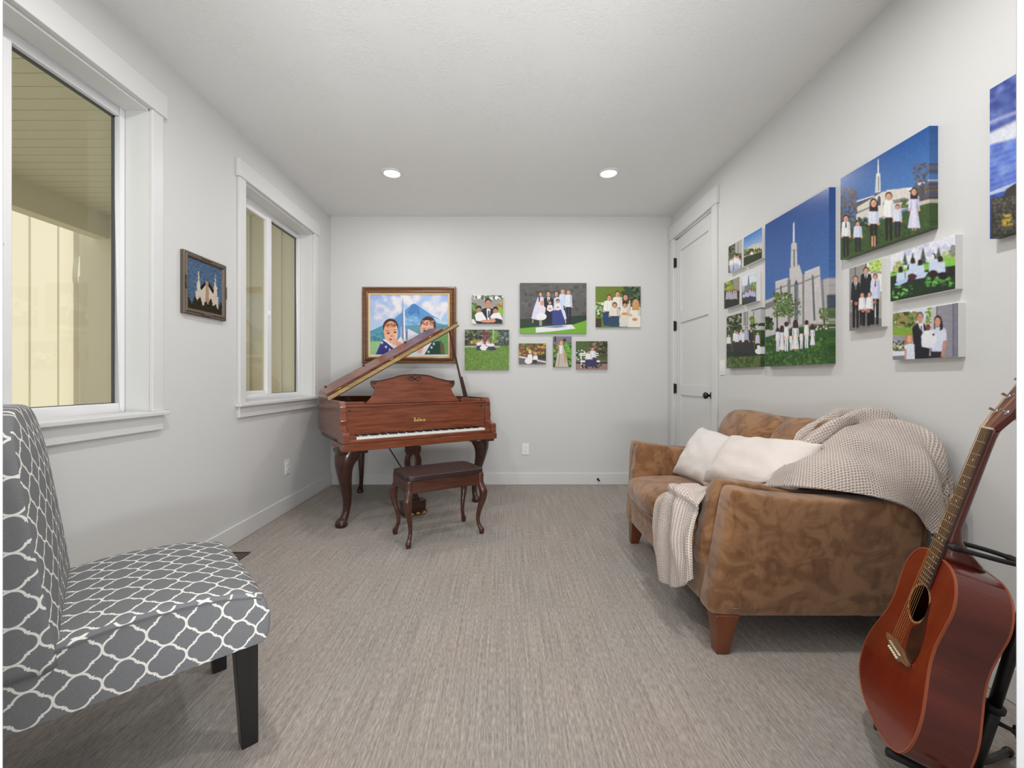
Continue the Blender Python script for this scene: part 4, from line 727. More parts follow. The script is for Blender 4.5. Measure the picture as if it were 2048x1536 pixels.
# maker's name in gold leaf, drawn as broad-nib strokes
lt = MB()
def stroke(P, wd=.0017):
    for (a, b), (c_, d_) in zip(P[:-1], P[1:]):
        L_ = math.hypot(c_-a, d_-b); nx, ny = -(d_-b)/L_*wd, (c_-a)/L_*wd; nx += .0006
        lt.prism([(a-nx, b-ny), (c_-nx, d_-ny), (c_+nx, d_+ny), (a+nx, b+ny)], 0, .0006, lambda x, y, z: (.572+x, .1248-z, .738+y))
GL = {'B': [[(0, .0), (.004, .004), (.004, .028), (-.003, .031)], [(.004, .031), (.014, .029), (.016, .023), (.006, .016)], [(.006, .016), (.017, .012), (.015, .003), (.003, .0)], [(.010, .003), (.010, .027)]],
      'a': [[(.002, .015), (.010, .016), (.010, .002), (.013, 0)], [(.010, .010), (.002, .008), (.003, .001), (.010, .004)]],
      'l': [[(.003, .029), (.003, .003), (.007, 0)]], 'd': [[(.003, .028), (.011, .014), (.010, .003), (.005, .0), (.001, .004), (.002, .013), (.010, .015)]],
      'w': [[(0, .016), (.003, .003), (.007, .001), (.008, .015)], [(.008, .003), (.013, .001), (.015, .016)]], 'i': [[(.003, .015), (.003, .002), (.006, 0)], [(.002, .021), (.004, .023)]],
      'n': [[(.001, .016), (.003, .014), (.003, 0)], [(.003, .013), (.009, .016), (.010, .002), (.013, .0)]]}
xx = 0
for ch, adv in zip('Baldwin', (.021, .0155, .0095, .0145, .0185, .0085, .013)):
    for P_ in GL[ch]: stroke([(xx+a, b) for a, b in P_])
    xx += adv
o = lt.out('gold_lettering', GILT, pn); o['label'] = 'gold blackletter maker name'
# music desk
md = spline([(.205, 0), (.235, .028), (.27, .07), (.285, .115), (.262, .145), (.255, .17)], 4)+[(.258, .182), (.30, .182)]+spline([(.33, .185), (.42, .205), (.50, .228), (.6175, .236)], 4)
md = md+[(1.235-a, b) for a, b in reversed(md[:-1])]
dk = lambda a, b, c: (a, .205-c+b*.10, .885+b*.995)
b = MB().prism(md, -.007, .007, dk); dsk = b.out('music_desk', WP, pn, bevel=.004)
em = MB()
top_ = md[len(md)//2-22:len(md)//2+23]
em.tube([dk(a, b-.004, .008) for a, b in top_], .0045, 8); em.out('crest_moulding', WPD, dsk, smooth=True)
c_ = MB().lathe([(0, .006), (.020, .007), (.014, .013), (.0, .017)], lambda a, b, h: dk(.6175+a*.7, .205+b, h), 16)
for s_ in (-1, 1):
    c_.tube([dk(.6175+s_*x, .205+y, .010) for x, y in ((.018, .0), (.035, .012), (.055, .006), (.058, -.008), (.042, -.012), (.036, -.002))], [.006, .006, .005, .004, .004, .003], 8)
    c_.tube([dk(.6175+s_*x, .205+y, .010) for x, y in ((.012, -.01), (.022, -.022), (.038, -.02))], [.005, .005, .002], 8)
c_.out('carving', WPD, dsk, smooth=True)
for u in (.281, .954): panel(spline([(u+.018*math.cos(a), .165+.014*math.sin(a)) for a in np.linspace(0, 2*PI, 9)[:-1]], 2, True), .006, lambda a, b, c: dk(a, b, c+.009), .002).out('rosette', WPD, dsk, smooth=True)
# raised lid
TH = math.radians(30.3); LH = ZT+.005
def lidT(s_, wv, hgt): return (s_*math.cos(TH)-hgt*math.sin(TH), wv, LH+s_*math.sin(TH)+hgt*math.cos(TH))
LL = 1.318; lp = [(-.01, .45), (-.01, .82)]+spline([(0, .86), (.03, 1.02), (.12, 1.17), (.25, 1.23), (.39, 1.21), (.54, 1.09), (.66, .93), (.82, .77), (1.03, .69), (1.2, .63), (1.29, .53), (LL, .45)], 5)
lid = MB().prism(lp, 0, .018, lidT).out('lid', WP, pn, bevel=.003)
MB().box((-.01, .444, -.008), (LL, .452, .024), lidT).out('lid_edge_moulding', mat('pale_lid_edge', (196, 166, 108), .35, coat=.3, var=((4, 4, 60), (160, 126, 78), .3, .7)), lid, bevel=.003)
MB().box((-.012, .440, .023), (LL+.006, .455, .029), lidT).box((-.012, .440, -.014), (LL+.006, .455, -.008), lidT).out('lid_edge_bead', WPD, lid, bevel=.002)
fa = math.radians(7); flapT = lambda s_, wv, h: lidT(s_, .448+wv*math.cos(fa)-h*math.sin(fa), .030+wv*math.sin(fa)+h*math.cos(fa))
fl = MB().prism([(0, 0), (.012, .24), (1.145, .24), (1.157, 0)], 0, .016, flapT).out('lid_front_flap', WP, pn, bevel=.003)
hm = MB()
for s_ in (.10, .60, 1.02): hm.tube([lidT(s_-.03, .446, .033), lidT(s_+.03, .446, .033)], .006, 8)
for i, s_ in enumerate((.06, .42, .86)): MB().lathe([(0, 0), (.011, 0), (.010, .008), (0, .010)], lambda a, b, h: flapT(s_+a, .225+b, .016+h), 12).out('bumper', WPD, fl, smooth=True)
for i, s_ in enumerate((.10, .60, 1.02)): MB().tube([lidT(s_-.03, .446, .033), lidT(s_+.03, .446, .033)], .005, 8).out('flap_hinge', BRASS, lid, smooth=True)
pr = MB().tube([(1.165, .36, ZT-.02), lidT(1.24, .50, -.004)], [.012, .009], 6); pr.out('lid_prop', WPD, pn, bevel=.002)
MB().tube([(1.185, .355, ZT-.02), (1.15, .40, 1.10)], [.013, .010], 6).out('short_prop', WPD, pn, bevel=.002)
MB().box((1.13, .335, ZT-.03), (1.20, .375, ZT-.008)).out('prop_block', BRASS, pn, bevel=.002)
# cabriole legs: swept knee, slim ankle, pad foot
def cab(name, top, foot, zt, out, scale, parent, m, pad=1.35, toe=0.0):
    """out = unit xy direction of the knee"""
    ox, oy = out; H = zt; K = [(1.0, .0, 1.25), (.96, .02, 1.35), (.86, .30, 1.12), (.74, .34, .86), (.60, .18, .68), (.42, -.10, .52), (.27, -.22, .42), (.16, -.16, .38), (.09, .02, .44), (.055, .16, .60), (.03, .20, .66), (.0, .18, .54)]
    P = []; R_ = []
    for z, o_, r_ in K:
        f_ = 1-z; bx = top[0]*z+foot[0]*f_; by = top[1]*z+foot[1]*f_; P.append((bx+ox*o_*scale, by+oy*o_*scale, z*H)); R_.append(r_*scale*.62)
    Q = spline([(*p, r) for p, r in zip(P, R_)], 4)
    return MB().tube([q[:3] for q in Q], [q[3] for q in Q], 16, up=(ox, oy, 0), sq=2.6).out(name, m, parent, smooth=True)
dl = Vector((-.8, -.6)).normalized(); dr = Vector((.55, -.83)).normalized()
cab('leg', (.075, .13), (.035, .145), ZB+.01, (dl.x, dl.y), .105, pn, WPD)
cab('leg', (PW-.085, .13), (PW-.125, .155), ZB+.01, (dr.x*.7, dr.y*.7), .092, pn, WPD)
cab('leg', (.39, .95), (.391, 1.005), ZB+.04, (0, .8), .075, pn, WPD)
for u in (.085, PW-.095): 
    panel([(u-.10, .04), (u+.10, .04), (u+.10, .24), (u-.10, .24)], .03, lambda a, b, c: (a, b, ZB-.012+c), .008).out('leg_plate', WPD, pn, smooth=True)
# lyre
LU, LW = .555, .10
ly = thing('x', 'x', 'x'); bpy.data.objects.remove(ly)
lyo = spline([(.0, 0), (.055, .0)], 1)
lt_ = lambda a, b, c: (LU+a, LW+c, b)
ho = [(-.062, .50), (-.062, .545), (.062, .545), (.062, .50)]+spline([(.062, .50), (.050, .485), (.060, .46), (.066, .42), (.058, .36), (.036, .31), (.022, .25), (.028, .18), (.058, .115)], 4)[1:]
ho = ho+[(-a, b) for a, b in reversed(ho[4:])]
hole = spline([(0, .48), (.022, .465), (.026, .42), (.020, .37), (.0, .345), (-.020, .37), (-.026, .42), (-.022, .465)], 3, True)
def holed(outer, hole, c0, c1, T, mb=None):
    """plate with a hole; both rings resampled by angle round the hole centre"""
    mb = mb or MB(); hc = np.mean(np.array(hole), 0); N_ = 96; V = []
    def rad(P):
        out = []
        for k in range(N_):
            a = 2*PI*k/N_; d_ = np.array([math.cos(a), math.sin(a)]); best = 0
            for i in range(len(P)):
                p = np.array(P[i-1])-hc; q = np.array(P[i])-hc; e = q-p; den = d_[0]*e[1]-d_[1]*e[0]
                if abs(den) < 1e-12: continue
                t = (p[0]*e[1]-p[1]*e[0])/den; u = (p[0]*d_[1]-p[1]*d_[0])/den
                if t > best and -1e-6 <= u <= 1+1e-6: best = t
            out.append(hc+d_*best)
        return out
    R0, R1 = rad(outer), rad(hole)
    for P_, c in ((R0, c0), (R1, c0), (R1, c1), (R0, c1)): V += [T(p[0], p[1], c) for p in P_]
    Fc = [(r*N_+i, r*N_+(i+1) % N_, ((r+1) % 4)*N_+(i+1) % N_, ((r+1) % 4)*N_+i) for r in range(4) for i in range(N_)]
    return mb.add(V, Fc)
up = [p for p in ho if p[1] >= .30]; lyre = holed(up, hole, -.018, .018, lt_).out('lyre', WPD, pn, bevel=.003)
MB().prism([p for p in ho if p[1] <= .312], -.018, .018, lt_).out('lyre_stem', WPD, lyre, bevel=.003)
MB().box((LU-.092, LW-.045, .028), (LU+.092, LW+.045, .115)).box((LU-.098, LW-.05, .018), (LU+.098, LW+.05, .032)).box((LU-.098, LW-.05, .108), (LU+.098, LW+.05, .118)).out('pedal_box', WPD, lyre, bevel=.004)
for a in (-.05, 0, .05):
    MB().tube([(LU+a, LW-.03, .056), (LU+a, LW-.07, .056), (LU+a, LW-.095, .045), (LU+a, LW-.12, .038)], [.008, .009, .013, .014], 12, asp=.5, up=(1, 0, 0)).out('pedal', BRASS, lyre, smooth=True)
for a in (-.008, .012): MB().tube([(LU+a, LW+.0, .10), (LU+a, LW+.0, .52)], .0025, 6).out('pedal_rod', BRASS, lyre)
MB().tube([(LU-.05, LW+.02, .32), (LU-.16, LW+.25, ZB+.03)], .005, 6).out('lyre_brace', BLACKM, lyre)
# ------------------------------------------------------------------ piano bench
BN = mat('bench_walnut', (84, 46, 32), .32, var=((6, 6, 40), (58, 31, 22), .35, .7), coat=.3)
LEA = mat('brown_leather', (48, 32, 31), .38, bump=((220, 220, 220), .2, .001), spec=.5)
BA = math.radians(30.4); bn = thing('piano_bench', 'small walnut piano bench with dark leather top in front of the piano', 'bench', (-.4575, 2.965, 0), BA)
hw, hd = .277, .163
MB().box((-hw+.025, -hd+.006, .345), (hw-.025, -hd+.024, .425)).box((-hw+.025, hd-.024, .345), (hw-.025, hd-.006, .425)).box((-hw+.006, -hd+.02, .345), (-hw+.024, hd-.02, .425)).box((hw-.024, -hd+.02, .345), (hw-.006, hd-.02, .425)).box((-hw+.02, -hd+.02, .40), (hw-.02, hd-.02, .422)).out('apron', BN, bn, bevel=.002)
for sx in (-1, 1):
    for sy in (-1, 1):
        K = [(.428, 0, .021), (.36, .0, .022), (.335, .006, .024), (.295, .016, .026), (.24, .012, .021), (.17, -.004, .016), (.10, -.012, .0125), (.055, -.004, .0125), (.03, .006, .017), (.018, .007, .0165), (.0, .006, .014)]
        P = spline([(sx*(hw-.022+o_), sy*(hd-.022+o_), z, r) for z, o_, r in K], 4)
        MB().tube([p[:3] for p in P], [p[3] for p in P], 14, up=(1, 0, 0), sq=3.2).out('leg', BN, bn, smooth=True)
cushion((hw+.004, hd+.004, .019), lambda x, y, z: (x, y, .441+z), p=9, puff=(0, 0, .006)).out('leather_seat', LEA, bn, smooth=True)
# ------------------------------------------------------------------ loveseat
def suede_mat():
    m = mat('brown_suede', (130, 88, 54), .9, spec=.15, sheen=.35); nt = m.node_tree; N = nt.nodes; L = nt.links; b = N['Principled BSDF']
    tc = N.new('ShaderNodeTexCoord')
    def nz(s, det, dist):
        mp = N.new('ShaderNodeMapping'); mp.inputs['Scale'].default_value = s; n = N.new('ShaderNodeTexNoise'); n.inputs['Scale'].default_value = 1
        n.inputs['Detail'].default_value = det; n.inputs['Distortion'].default_value = dist; L.new(tc.outputs['Object'], mp.inputs[0]); L.new(mp.outputs[0], n.inputs['Vector']); return n
    a = nz((7, 7, 9), 6, 1.6); c = nz((17, 12, 10), 3, 1.2); f = nz((420, 420, 420), 2, 0)
    r = N.new('ShaderNodeValToRGB'); r.color_ramp.elements[0].position = .42; r.color_ramp.elements[1].position = .56
    r.color_ramp.elements[0].color = (*lin((124, 86, 56)), 1); r.color_ramp.elements[1].color = (*lin((150, 110, 76)), 1); L.new(a.outputs['Fac'], r.inputs[0])
    r2 = N.new('ShaderNodeValToRGB'); r2.color_ramp.elements[0].position = .36; r2.color_ramp.elements[1].position = .5
    r2.color_ramp.elements[0].color = (*lin((230, 225, 220)), 1); r2.color_ramp.elements[1].color = (1, 1, 1, 1); L.new(c.outputs['Fac'], r2.inputs[0])
    mx = N.new('ShaderNodeMix'); mx.data_type = 'RGBA'; mx.blend_type = 'MULTIPLY'; mx.inputs['Factor'].default_value = 1
    L.new(r.outputs[0], mx.inputs['A']); L.new(r2.outputs[0], mx.inputs['B']); L.new(mx.outputs[2], b.inputs['Base Color'])
    w1 = nz((9, 9, 9), 3, 1.0); ad = N.new('ShaderNodeMath'); ad.operation = 'MULTIPLY_ADD'; ad.inputs[1].default_value = .06; L.new(f.outputs['Fac'], ad.inputs[0]); L.new(w1.outputs['Fac'], ad.inputs[2])
    bp = N.new('ShaderNodeBump'); bp.inputs['Strength'].default_value = .35; bp.inputs['Distance'].default_value = .012; L.new(ad.outputs[0], bp.inputs['Height']); L.new(bp.outputs[0], b.inputs['Normal']); return m
SUEDE = suede_mat()
LEGW = mat('leg_wood', (116, 62, 34), .3, var=((20, 20, 5), (92, 46, 24), .3, .7), coat=.3)
sf = thing('loveseat', 'brown suede two-seat sofa with angled wooden legs against the right wall', 'sofa', (0, 0, 0))
Y0, Y1 = 1.58, 2.90                                  # outer arm tops
def armT(side):
    """outline in (x,z); outer face leans outward towards the top"""
    def T(a, b, c):
        lean = (b-.15)/.51*.085; yo = 1.665-lean if side < 0 else 2.82+lean
        return (a, yo+(.055-c if side < 0 else -.055+c), b)
    return T
arm = spline([(.806, .20), (.822, .152), (.90, .143), (1.1, .142), (1.4, .142), (1.53, .15), (1.565, .20), (1.59, .33), (1.60, .46), (1.585, .56), (1.54, .61), (1.40, .622), (1.2, .626), (1.02, .640), (.93, .657), (.882, .664), (.858, .650), (.845, .56), (.828, .36)], 4, True)
for sd in (-1, 1): panel(arm, .11, armT(sd), .03, .012, steps=(0, .3, .6, .8, .9)).out('arm_panel', SUEDE, sf, smooth=True)
# inner arm pads folded over the front
pad = spline([(.80, .345), (.815, .315), (.86, .32), (.95, .42), (1.3, .45), (1.42, .50), (1.42, .60), (1.3, .62), (1.1, .640), (.95, .660), (.89, .672), (.862, .662), (.838, .60), (.812, .46)], 4, True)
for sd in (-1, 1):
    def pT(a, b, c, sd=sd):
        lean = (b-.15)/.51*.06; yo = 1.765-lean if sd < 0 else 2.72+lean
        return (a+.004*math.sin(b*95+a*10)*(a < .9), yo+(.04-c if sd < 0 else -.04+c), b+.006*math.sin(a*14))
    panel(pad, .085, pT, .035, .012, steps=(0, .3, .6, .8, .9)).out('arm_pad', SUEDE, sf, smooth=True)
# body: base rail and back shell
cushion((.385, .55, .115), lambda x, y, z: (1.197+x, 2.245+y, .262+z), p=14).out('base', SUEDE, sf, smooth=True)
bk = spline([(1.40, .15), (1.62, .16), (1.668, .30), (1.682, .60), (1.675, .80), (1.64, .855), (1.58, .86), (1.52, .80), (1.46, .5)], 4, True)
panel(bk, 1.13, lambda a, b, c: (a, 2.245+c, b), .04, .0).out('back_frame', SUEDE, sf, smooth=True)
for k, (ya, yb) in enumerate(((1.80, 2.175), (2.175, 2.70))):
    ym = (ya+yb)/2; hy = (yb-ya)/2+.006
    def sT(x, y, z, ym=ym):
        return (1.075+x+.012*max(0, z)*4*(x < 0), ym+y, .402+z)
    sc_ = cushion((.305, hy, .072), sT, p=6, puff=(.012, .0, .020), wr=.004, seed=k*9+1).out('seat_cushion', SUEDE, sf, smooth=True)
    P_ = [(1.075-.308+.03*0, ym-hy+.02, .352), (.772, ym, .347), (.767, ym+hy-.02, .352)]
    MB().tube(spline([(.775, ym-hy+.03, .35), (.764, ym, .347), (.775, ym+hy-.03, .35)], 6), .004, 6).out('piping', SUEDE, sc_, smooth=True)
ta = math.radians(24)
for k, (ya, yb) in enumerate(((1.75, 2.18), (2.18, 2.72))):
    ym = (ya+yb)/2; hy = (yb-ya)/2+.008
    def bT(x, y, z, ym=ym):
        x, z = x*math.cos(ta)+z*math.sin(ta), -x*math.sin(ta)+z*math.cos(ta); return (1.405+x, ym+y, .648+z)
    cushion((.095, hy, .235), bT, p=5.5, puff=(.028, .0, .012), wr=.012, seed=k*7+3).out('back_cushion', SUEDE, sf, smooth=True)
for sx, x in ((-1, .875), (1, 1.55)):
    for sy, y in ((-1, 1.70), (1, 2.79)):
        T = lambda a, b, c: (x+a*(1-(.15-c)/.15*.42)+sx*(.15-c)*.12, y+b*(1-(.15-c)/.15*.42)+sy*(.15-c)*.10, c)
        V = []; 
        for z, s_ in ((0, 1), (.05, 1), (.10, 1), (.135, 1.02), (.155, 1.06)): V += [T(a*s_, b*s_, z) for a, b in ((-.045, -.04), (.045, -.04), (.045, .04), (-.045, .04))]
        Fc = [(i*4+j, i*4+(j+1) % 4, (i+1)*4+(j+1) % 4, (i+1)*4+j) for i in range(4) for j in range(4)]+[(3, 2, 1, 0), (16, 17, 18, 19)]
        mesh('leg', V, Fc, LEGW, sf, bevel=.006)
tg = panel([(-.016, -.004), (.016, -.001), (.014, .005), (-.010, .004)], .003, lambda a, b, c: (.905+a, 1.657-c, .185+b), .001).out('metal_tag', mat('steel_tag', (170, 168, 160), .35, metal=.8), sf)
# ------------------------------------------------------------------ pillows
PILM = mat('white_knit', (222, 216, 212), .95, spec=.1, sheen=.2, bump=((170, 170, 170), .55, .004))
PILM2 = mat('ivory_knit', (222, 212, 206), .95, spec=.1, sheen=.2, bump=((150, 150, 230), .5, .004))
def pillow(name, c, U, Vv, hw, hh, t, m, label, seed):
    U = Vector(U).normalized(); Vv = Vector(Vv); Vv = (Vv-U*Vv.dot(U)).normalized(); Nn = U.cross(Vv); n = 30; V = []
    for sgn in (1, -1):
        for i in range(n+1):
            for j in range(n+1):
                u = math.sin((-1+2*i/n)*PI/2); v = math.sin((-1+2*j/n)*PI/2)
                pu = hw*u*(1-.07*(1-abs(v)**2.5)*abs(u)**4+.02*abs(u*v)); pv = hh*v*(1-.10*(1-abs(u)**2.5)*abs(v)**4+.02*abs(u*v))
                th = t*((1-u**4)*(1-v**4))**.42*(1-.12*(u*u+v*v)); wr = .010*fnoise(u*1.3, v*1.3, sgn, 2.2, seed)+.004*fnoise(u, v, sgn, 6, seed)
                e = min(1, th/t*2.2)
                V.append(Vector(c)+U*(pu+.010*fnoise(v, u, 0, 3, seed)*abs(u))+Vv*(pv+.010*fnoise(u, v, 3, 3, seed)*abs(v))+Nn*sgn*(th+wr*e))
    k = (n+1)**2; Fc = []
    for s_ in (0, 1):
        for i in range(n):
            for j in range(n): q = (s_*k+i*(n+1)+j, s_*k+(i+1)*(n+1)+j, s_*k+(i+1)*(n+1)+j+1, s_*k+i*(n+1)+j+1); Fc.append(q if s_ == 0 else q[::-1])
    return tag(mesh(name, V, Fc, m, None, smooth=True), label, 'pillow', 'white pillows on the loveseat')
pillow('throw_pillow', (1.185, 2.42, .622), (.09, -1, -.03), (.52, .04, .78), .26, .172, .08, PILM, 'white fuzzy pillow leaning at the far end of the loveseat by the door', 3)
pillow('throw_pillow', (1.185, 2.0, .672), (.14, -1, .07), (.58, .08, .74), .272, .150, .075, PILM2, 'ivory pillow on the loveseat in front of the draped throw, nearest the viewer', 8)
# ------------------------------------------------------------------ knitted throw
def throw_mat():
    m = mat('waffle_knit', (206, 186, 174), .95, spec=.1, sheen=.25); nt = m.node_tree; N = nt.nodes; L = nt.links; b = N['Principled BSDF']
    uv = N.new('ShaderNodeUVMap'); mp = N.new('ShaderNodeMapping'); L.new(uv.outputs[0], mp.inputs[0]); mp.inputs['Scale'].default_value = (1, 1, 1)
    sx = N.new('ShaderNodeSeparateXYZ'); L.new(mp.outputs[0], sx.inputs[0]); outs = []
    for ax in ('X', 'Y'):
        ml = N.new('ShaderNodeMath'); ml.operation = 'MULTIPLY'; ml.inputs[1].default_value = 2*PI/(.0088 if ax == 'X' else .0105); s_ = N.new('ShaderNodeMath'); s_.operation = 'SINE'
        L.new(sx.outputs[ax], ml.inputs[0]); L.new(ml.outputs[0], s_.inputs[0]); outs.append(s_)
    half_ = N.new('ShaderNodeMath'); half_.operation = 'MULTIPLY'; half_.inputs[1].default_value = .7; L.new(outs[0].outputs[0], half_.inputs[0])
    mx = N.new('ShaderNodeMath'); mx.operation = 'MAXIMUM'; L.new(half_.outputs[0], mx.inputs[0]); L.new(outs[1].outputs[0], mx.inputs[1])
    r = N.new('ShaderNodeValToRGB'); r.color_ramp.elements[0].position = .0; r.color_ramp.elements[1].position = .45
    r.color_ramp.elements[0].color = (*lin((192, 175, 164)), 1); r.color_ramp.elements[1].color = (*lin((226, 211, 202)), 1); L.new(mx.outputs[0], r.inputs[0]); L.new(r.outputs[0], b.inputs['Base Color'])
    bp = N.new('ShaderNodeBump'); bp.inputs['Strength'].default_value = .9; bp.inputs['Distance'].default_value = .004; L.new(mx.outputs[0], bp.inputs['Height']); L.new(bp.outputs[0], b.inputs['Normal']); return m
KNIT = throw_mat()
def sheet(rows, nu, nv, fold, mb):
    """rows of 3D control points -> smooth sheet; returns verts/faces/uv added to mb"""
    R = [spline(r, nu) for r in rows]; cols = list(zip(*R)); S = [spline(c_, nv) for c_ in cols]; G = np.array(S)  # [col][row][3]
    G = G.transpose(1, 0, 2); H, W = G.shape[:2]; du = np.gradient(G, axis=1); dv = np.gradient(G, axis=0); Nn = np.cross(du, dv); Nn /= np.linalg.norm(Nn, axis=2, keepdims=True)+1e-9
    su = np.cumsum(np.r_[0, np.linalg.norm(np.diff(G.mean(0), axis=0), axis=1)]); sv = np.cumsum(np.r_[0, np.linalg.norm(np.diff(G.mean(1), axis=0), axis=1)])
    n0 = len(mb.V)
    D = np.array([[G[i, j]-Nn[i, j]*fold(i/(H-1), j/(W-1)) for j in range(W)] for i in range(H)])
    Lv = np.vstack([np.zeros((1, W)), np.cumsum(np.linalg.norm(np.diff(D, axis=0), axis=2), 0)])
    for i in range(H):
        for j in range(W): mb.V.append(tuple(D[i, j])); mb.uv.append((su[j], Lv[i, j]))
    mb.F += [(n0+i*W+j, n0+i*W+j+1, n0+(i+1)*W+j+1, n0+(i+1)*W+j) for i in range(H-1) for j in range(W-1)]
def ridge(x, c, w): return math.exp(-((x-c)/w)**2)
tb = MB(); tb.uv = []
top = [(1.31, 1.90, .760), (1.40, 1.96, .832), (1.49, 1.945, .886), (1.58, 1.93, .905), (1.635, 1.79, .893), (1.655, 1.71, .865), (1.665, 1.645, .785), (1.668, 1.605, .68), (1.665, 1.585, .575)]
bot = [(1.05, 1.715, .652), (1.16, 1.69, .654), (1.29, 1.61, .652), (1.406, 1.578, .632), (1.49, 1.568, .605), (1.545, 1.568, .56), (1.575, 1.575, .50), (1.61, 1.585, .46), (1.64, 1.58, .50)]
rows = []
for k in range(7):
    t = k/6; row = []; 
    for j, (a, b) in enumerate(zip(top, bot)):
        a, b = np.array(a), np.array(b); q = a*(1-t)+b*t; bul = math.sin(PI*t)**.6
        q += np.array((-.02, -.035, .075) if j < 4 else (-.005, -.065, .07))*bul*(1 if j < 6 else .4)*(.0 if j < 1 else .35 if j < 2 else .8 if j < 3 else 1); row.append(q)
    rows.append(row)
def crease(sd, h, w_=.10, e=.012):
    """a roll that rises towards the crease line and drops off sharply past it (sd > 0)"""
    return h*math.exp(-(sd/w_)**2) if sd < 0 else h*math.exp(-(sd/e)**2)-h*.25*math.exp(-((sd-.02)/.03)**2)
def fold1(v, u):
    f = .0
    if u < .44: f += crease(v-(.02+max(0, .375-u)*.62), .030*min(1, (.44-u)*9)*min(1, u*9), .09)
    if u < .60: f += crease(v-(.04+max(0, .50-u)*1.35), .036*min(1, (.60-u)*7)*min(1, max(0, u-.05)*9), .13)
    if u > .5: f += crease(u-(.64+.12*v), .018*min(1, v*4), .07, .01)+crease(u-(.80-.05*v), .010*min(1, v*4), .05, .01)
    f += .010*math.sin(u*40+v*3)*min(1, max(0, (u-.70)*5))+.010*math.sin(v*13-u*14)*min(1, u*3)+.012*math.exp(-((u-.42)/.10)**2-((v-.62)/.16)**2)*-1+.007*fnoise(u, v, 0, 6, 5)
    return f
sheet(rows, 22, 22, fold1, tb)
rows2 = [[(1.16, 2.03, .515), (1.16, 1.95, .53), (1.16, 1.87, .56), (1.16, 1.80, .60), (1.16, 1.765, .66)],
         [(.98, 2.05, .515), (.98, 1.97, .54), (.98, 1.88, .575), (.98, 1.815, .60), (.98, 1.785, .64)],
         [(.83, 2.07, .520), (.83, 1.98, .565), (.83, 1.895, .595), (.845, 1.82, .605), (.87, 1.785, .61)],
         [(.762, 2.095, .475), (.760, 1.99, .525), (.762, 1.89, .545), (.785, 1.81, .55), (.815, 1.765, .54)],
         [(.748, 2.115, .36), (.738, 2.0, .38), (.742, 1.89, .40), (.757, 1.80, .41), (.772, 1.74, .43)],
         [(.748, 2.11, .25), (.732, 1.99, .26), (.738, 1.88, .28), (.752, 1.785, .30), (.762, 1.72, .34)],
         [(.756, 2.07, .15), (.742, 1.98, .135), (.745, 1.885, .16), (.756, 1.795, .205), (.768, 1.73, .27)]]
def fold2(v, u): return crease(v-(.40+.10*u-.25*(1-u)*(u < .2)), .022, .07, .012)*min(1, u*5)+.010*math.sin(u*19+v*3+.6)*min(1, v*2.4)+.016*ridge(u, .75-.3*(1-v), .07)*(v > .3)+.007*fnoise(u, v, 2, 7, 9)
sheet(rows2, 22, 16, fold2, tb)
# the length of throw lying under the pillow joins the two
rows3 = [[(1.17, 2.02, .505), (1.17, 1.92, .515), (1.17, 1.82, .56)], [(1.24, 2.02, .55), (1.24, 1.92, .56), (1.24, 1.80, .60)], [(1.31, 1.99, .70), (1.30, 1.92, .70), (1.25, 1.80, .68)]]
sheet(rows3, 8, 6, lambda v, u: 0, tb)
def throw_out():
    me = bpy.data.meshes.new('throw_blanket'); me.from_pydata(tb.V, [], tb.F); uv = me.uv_layers.new(name='UVMap')
    L_ = np.zeros(len(me.loops), np.int32); me.loops.foreach_get('vertex_index', L_); uv.data.foreach_set('uv', np.array(tb.uv, np.float32)[L_].ravel())
    me.polygons.foreach_set('use_smooth', [True]*len(me.polygons)); me.materials.append(KNIT)
    o = bpy.data.objects.new('throw_blanket', me); md = o.modifiers.new('t', 'SOLIDIFY'); md.thickness = .012; md.offset = 0; link(o)
    tag(o, 'beige waffle-knit throw draped over the loveseat back, near arm and seat front', 'blanket')
throw_out()
# ------------------------------------------------------------------ acoustic guitar
def rodr(r):
    r = Vector(r); a = r.length; return Matrix.Rotation(a, 3, r.normalized())
GM = rodr((-.1675, .2847, -2.0209)) @ Matrix(((1, 0, 0), (0, 0, -1), (0, 1, 0)))
GO = Vector((1.1684, 1.1439, .6026))
gt = thing('acoustic_guitar', 'reddish brown acoustic guitar with dark pickguard on a stand at the right edge', 'guitar')
gt.matrix_world = Matrix.Translation(GO) @ GM.to_4x4()
GTOP = mat('guitar_top', (132, 42, 9), .22, var=((30, 4, 4), (108, 28, 7), .3, .8), coat=.6)
GSIDE = mat('guitar_sides', (104, 36, 26), .2, var=((4, 22, 4), (78, 26, 20), .3, .75), coat=.6)
NECKM = mat('guitar_neck_wood', (96, 38, 28), .3, coat=.3); FRB = mat('rosewood', (84, 58, 44), .5, var=((60, 8, 8), (58, 38, 30), .3, .7))
BIND = mat('binding', (158, 84, 56), .35); BONE = mat('bone', (226, 218, 196), .4); FRM = mat('fret_metal', (206, 196, 180), .3, metal=.9)
half = [(0, 0), (.06, -.002), (.105, -.02), (.135, -.055), (.146, -.095), (.142, -.135), (.137, -.18), (.1375, -.20), (.145, -.24), (.168, -.29), (.19, -.34), (.198, -.385), (.192, -.43), (.165, -.47), (.11, -.495), (.05, -.504), (0, -.505)]
hs = spline(half, 4); gout = hs+[(-a, b) for a, b in reversed(hs[1:-1])]
circ = [(.049*math.cos(a), -.142+.049*math.sin(a)) for a in np.linspace(0, 2*PI, 49)[:-1]]
holed(gout, circ, -.003, .0, XYZ).out('soundboard', GTOP, gt)
MB().prism(gout, -.103, -.100, XYZ).out('back', GSIDE, gt)
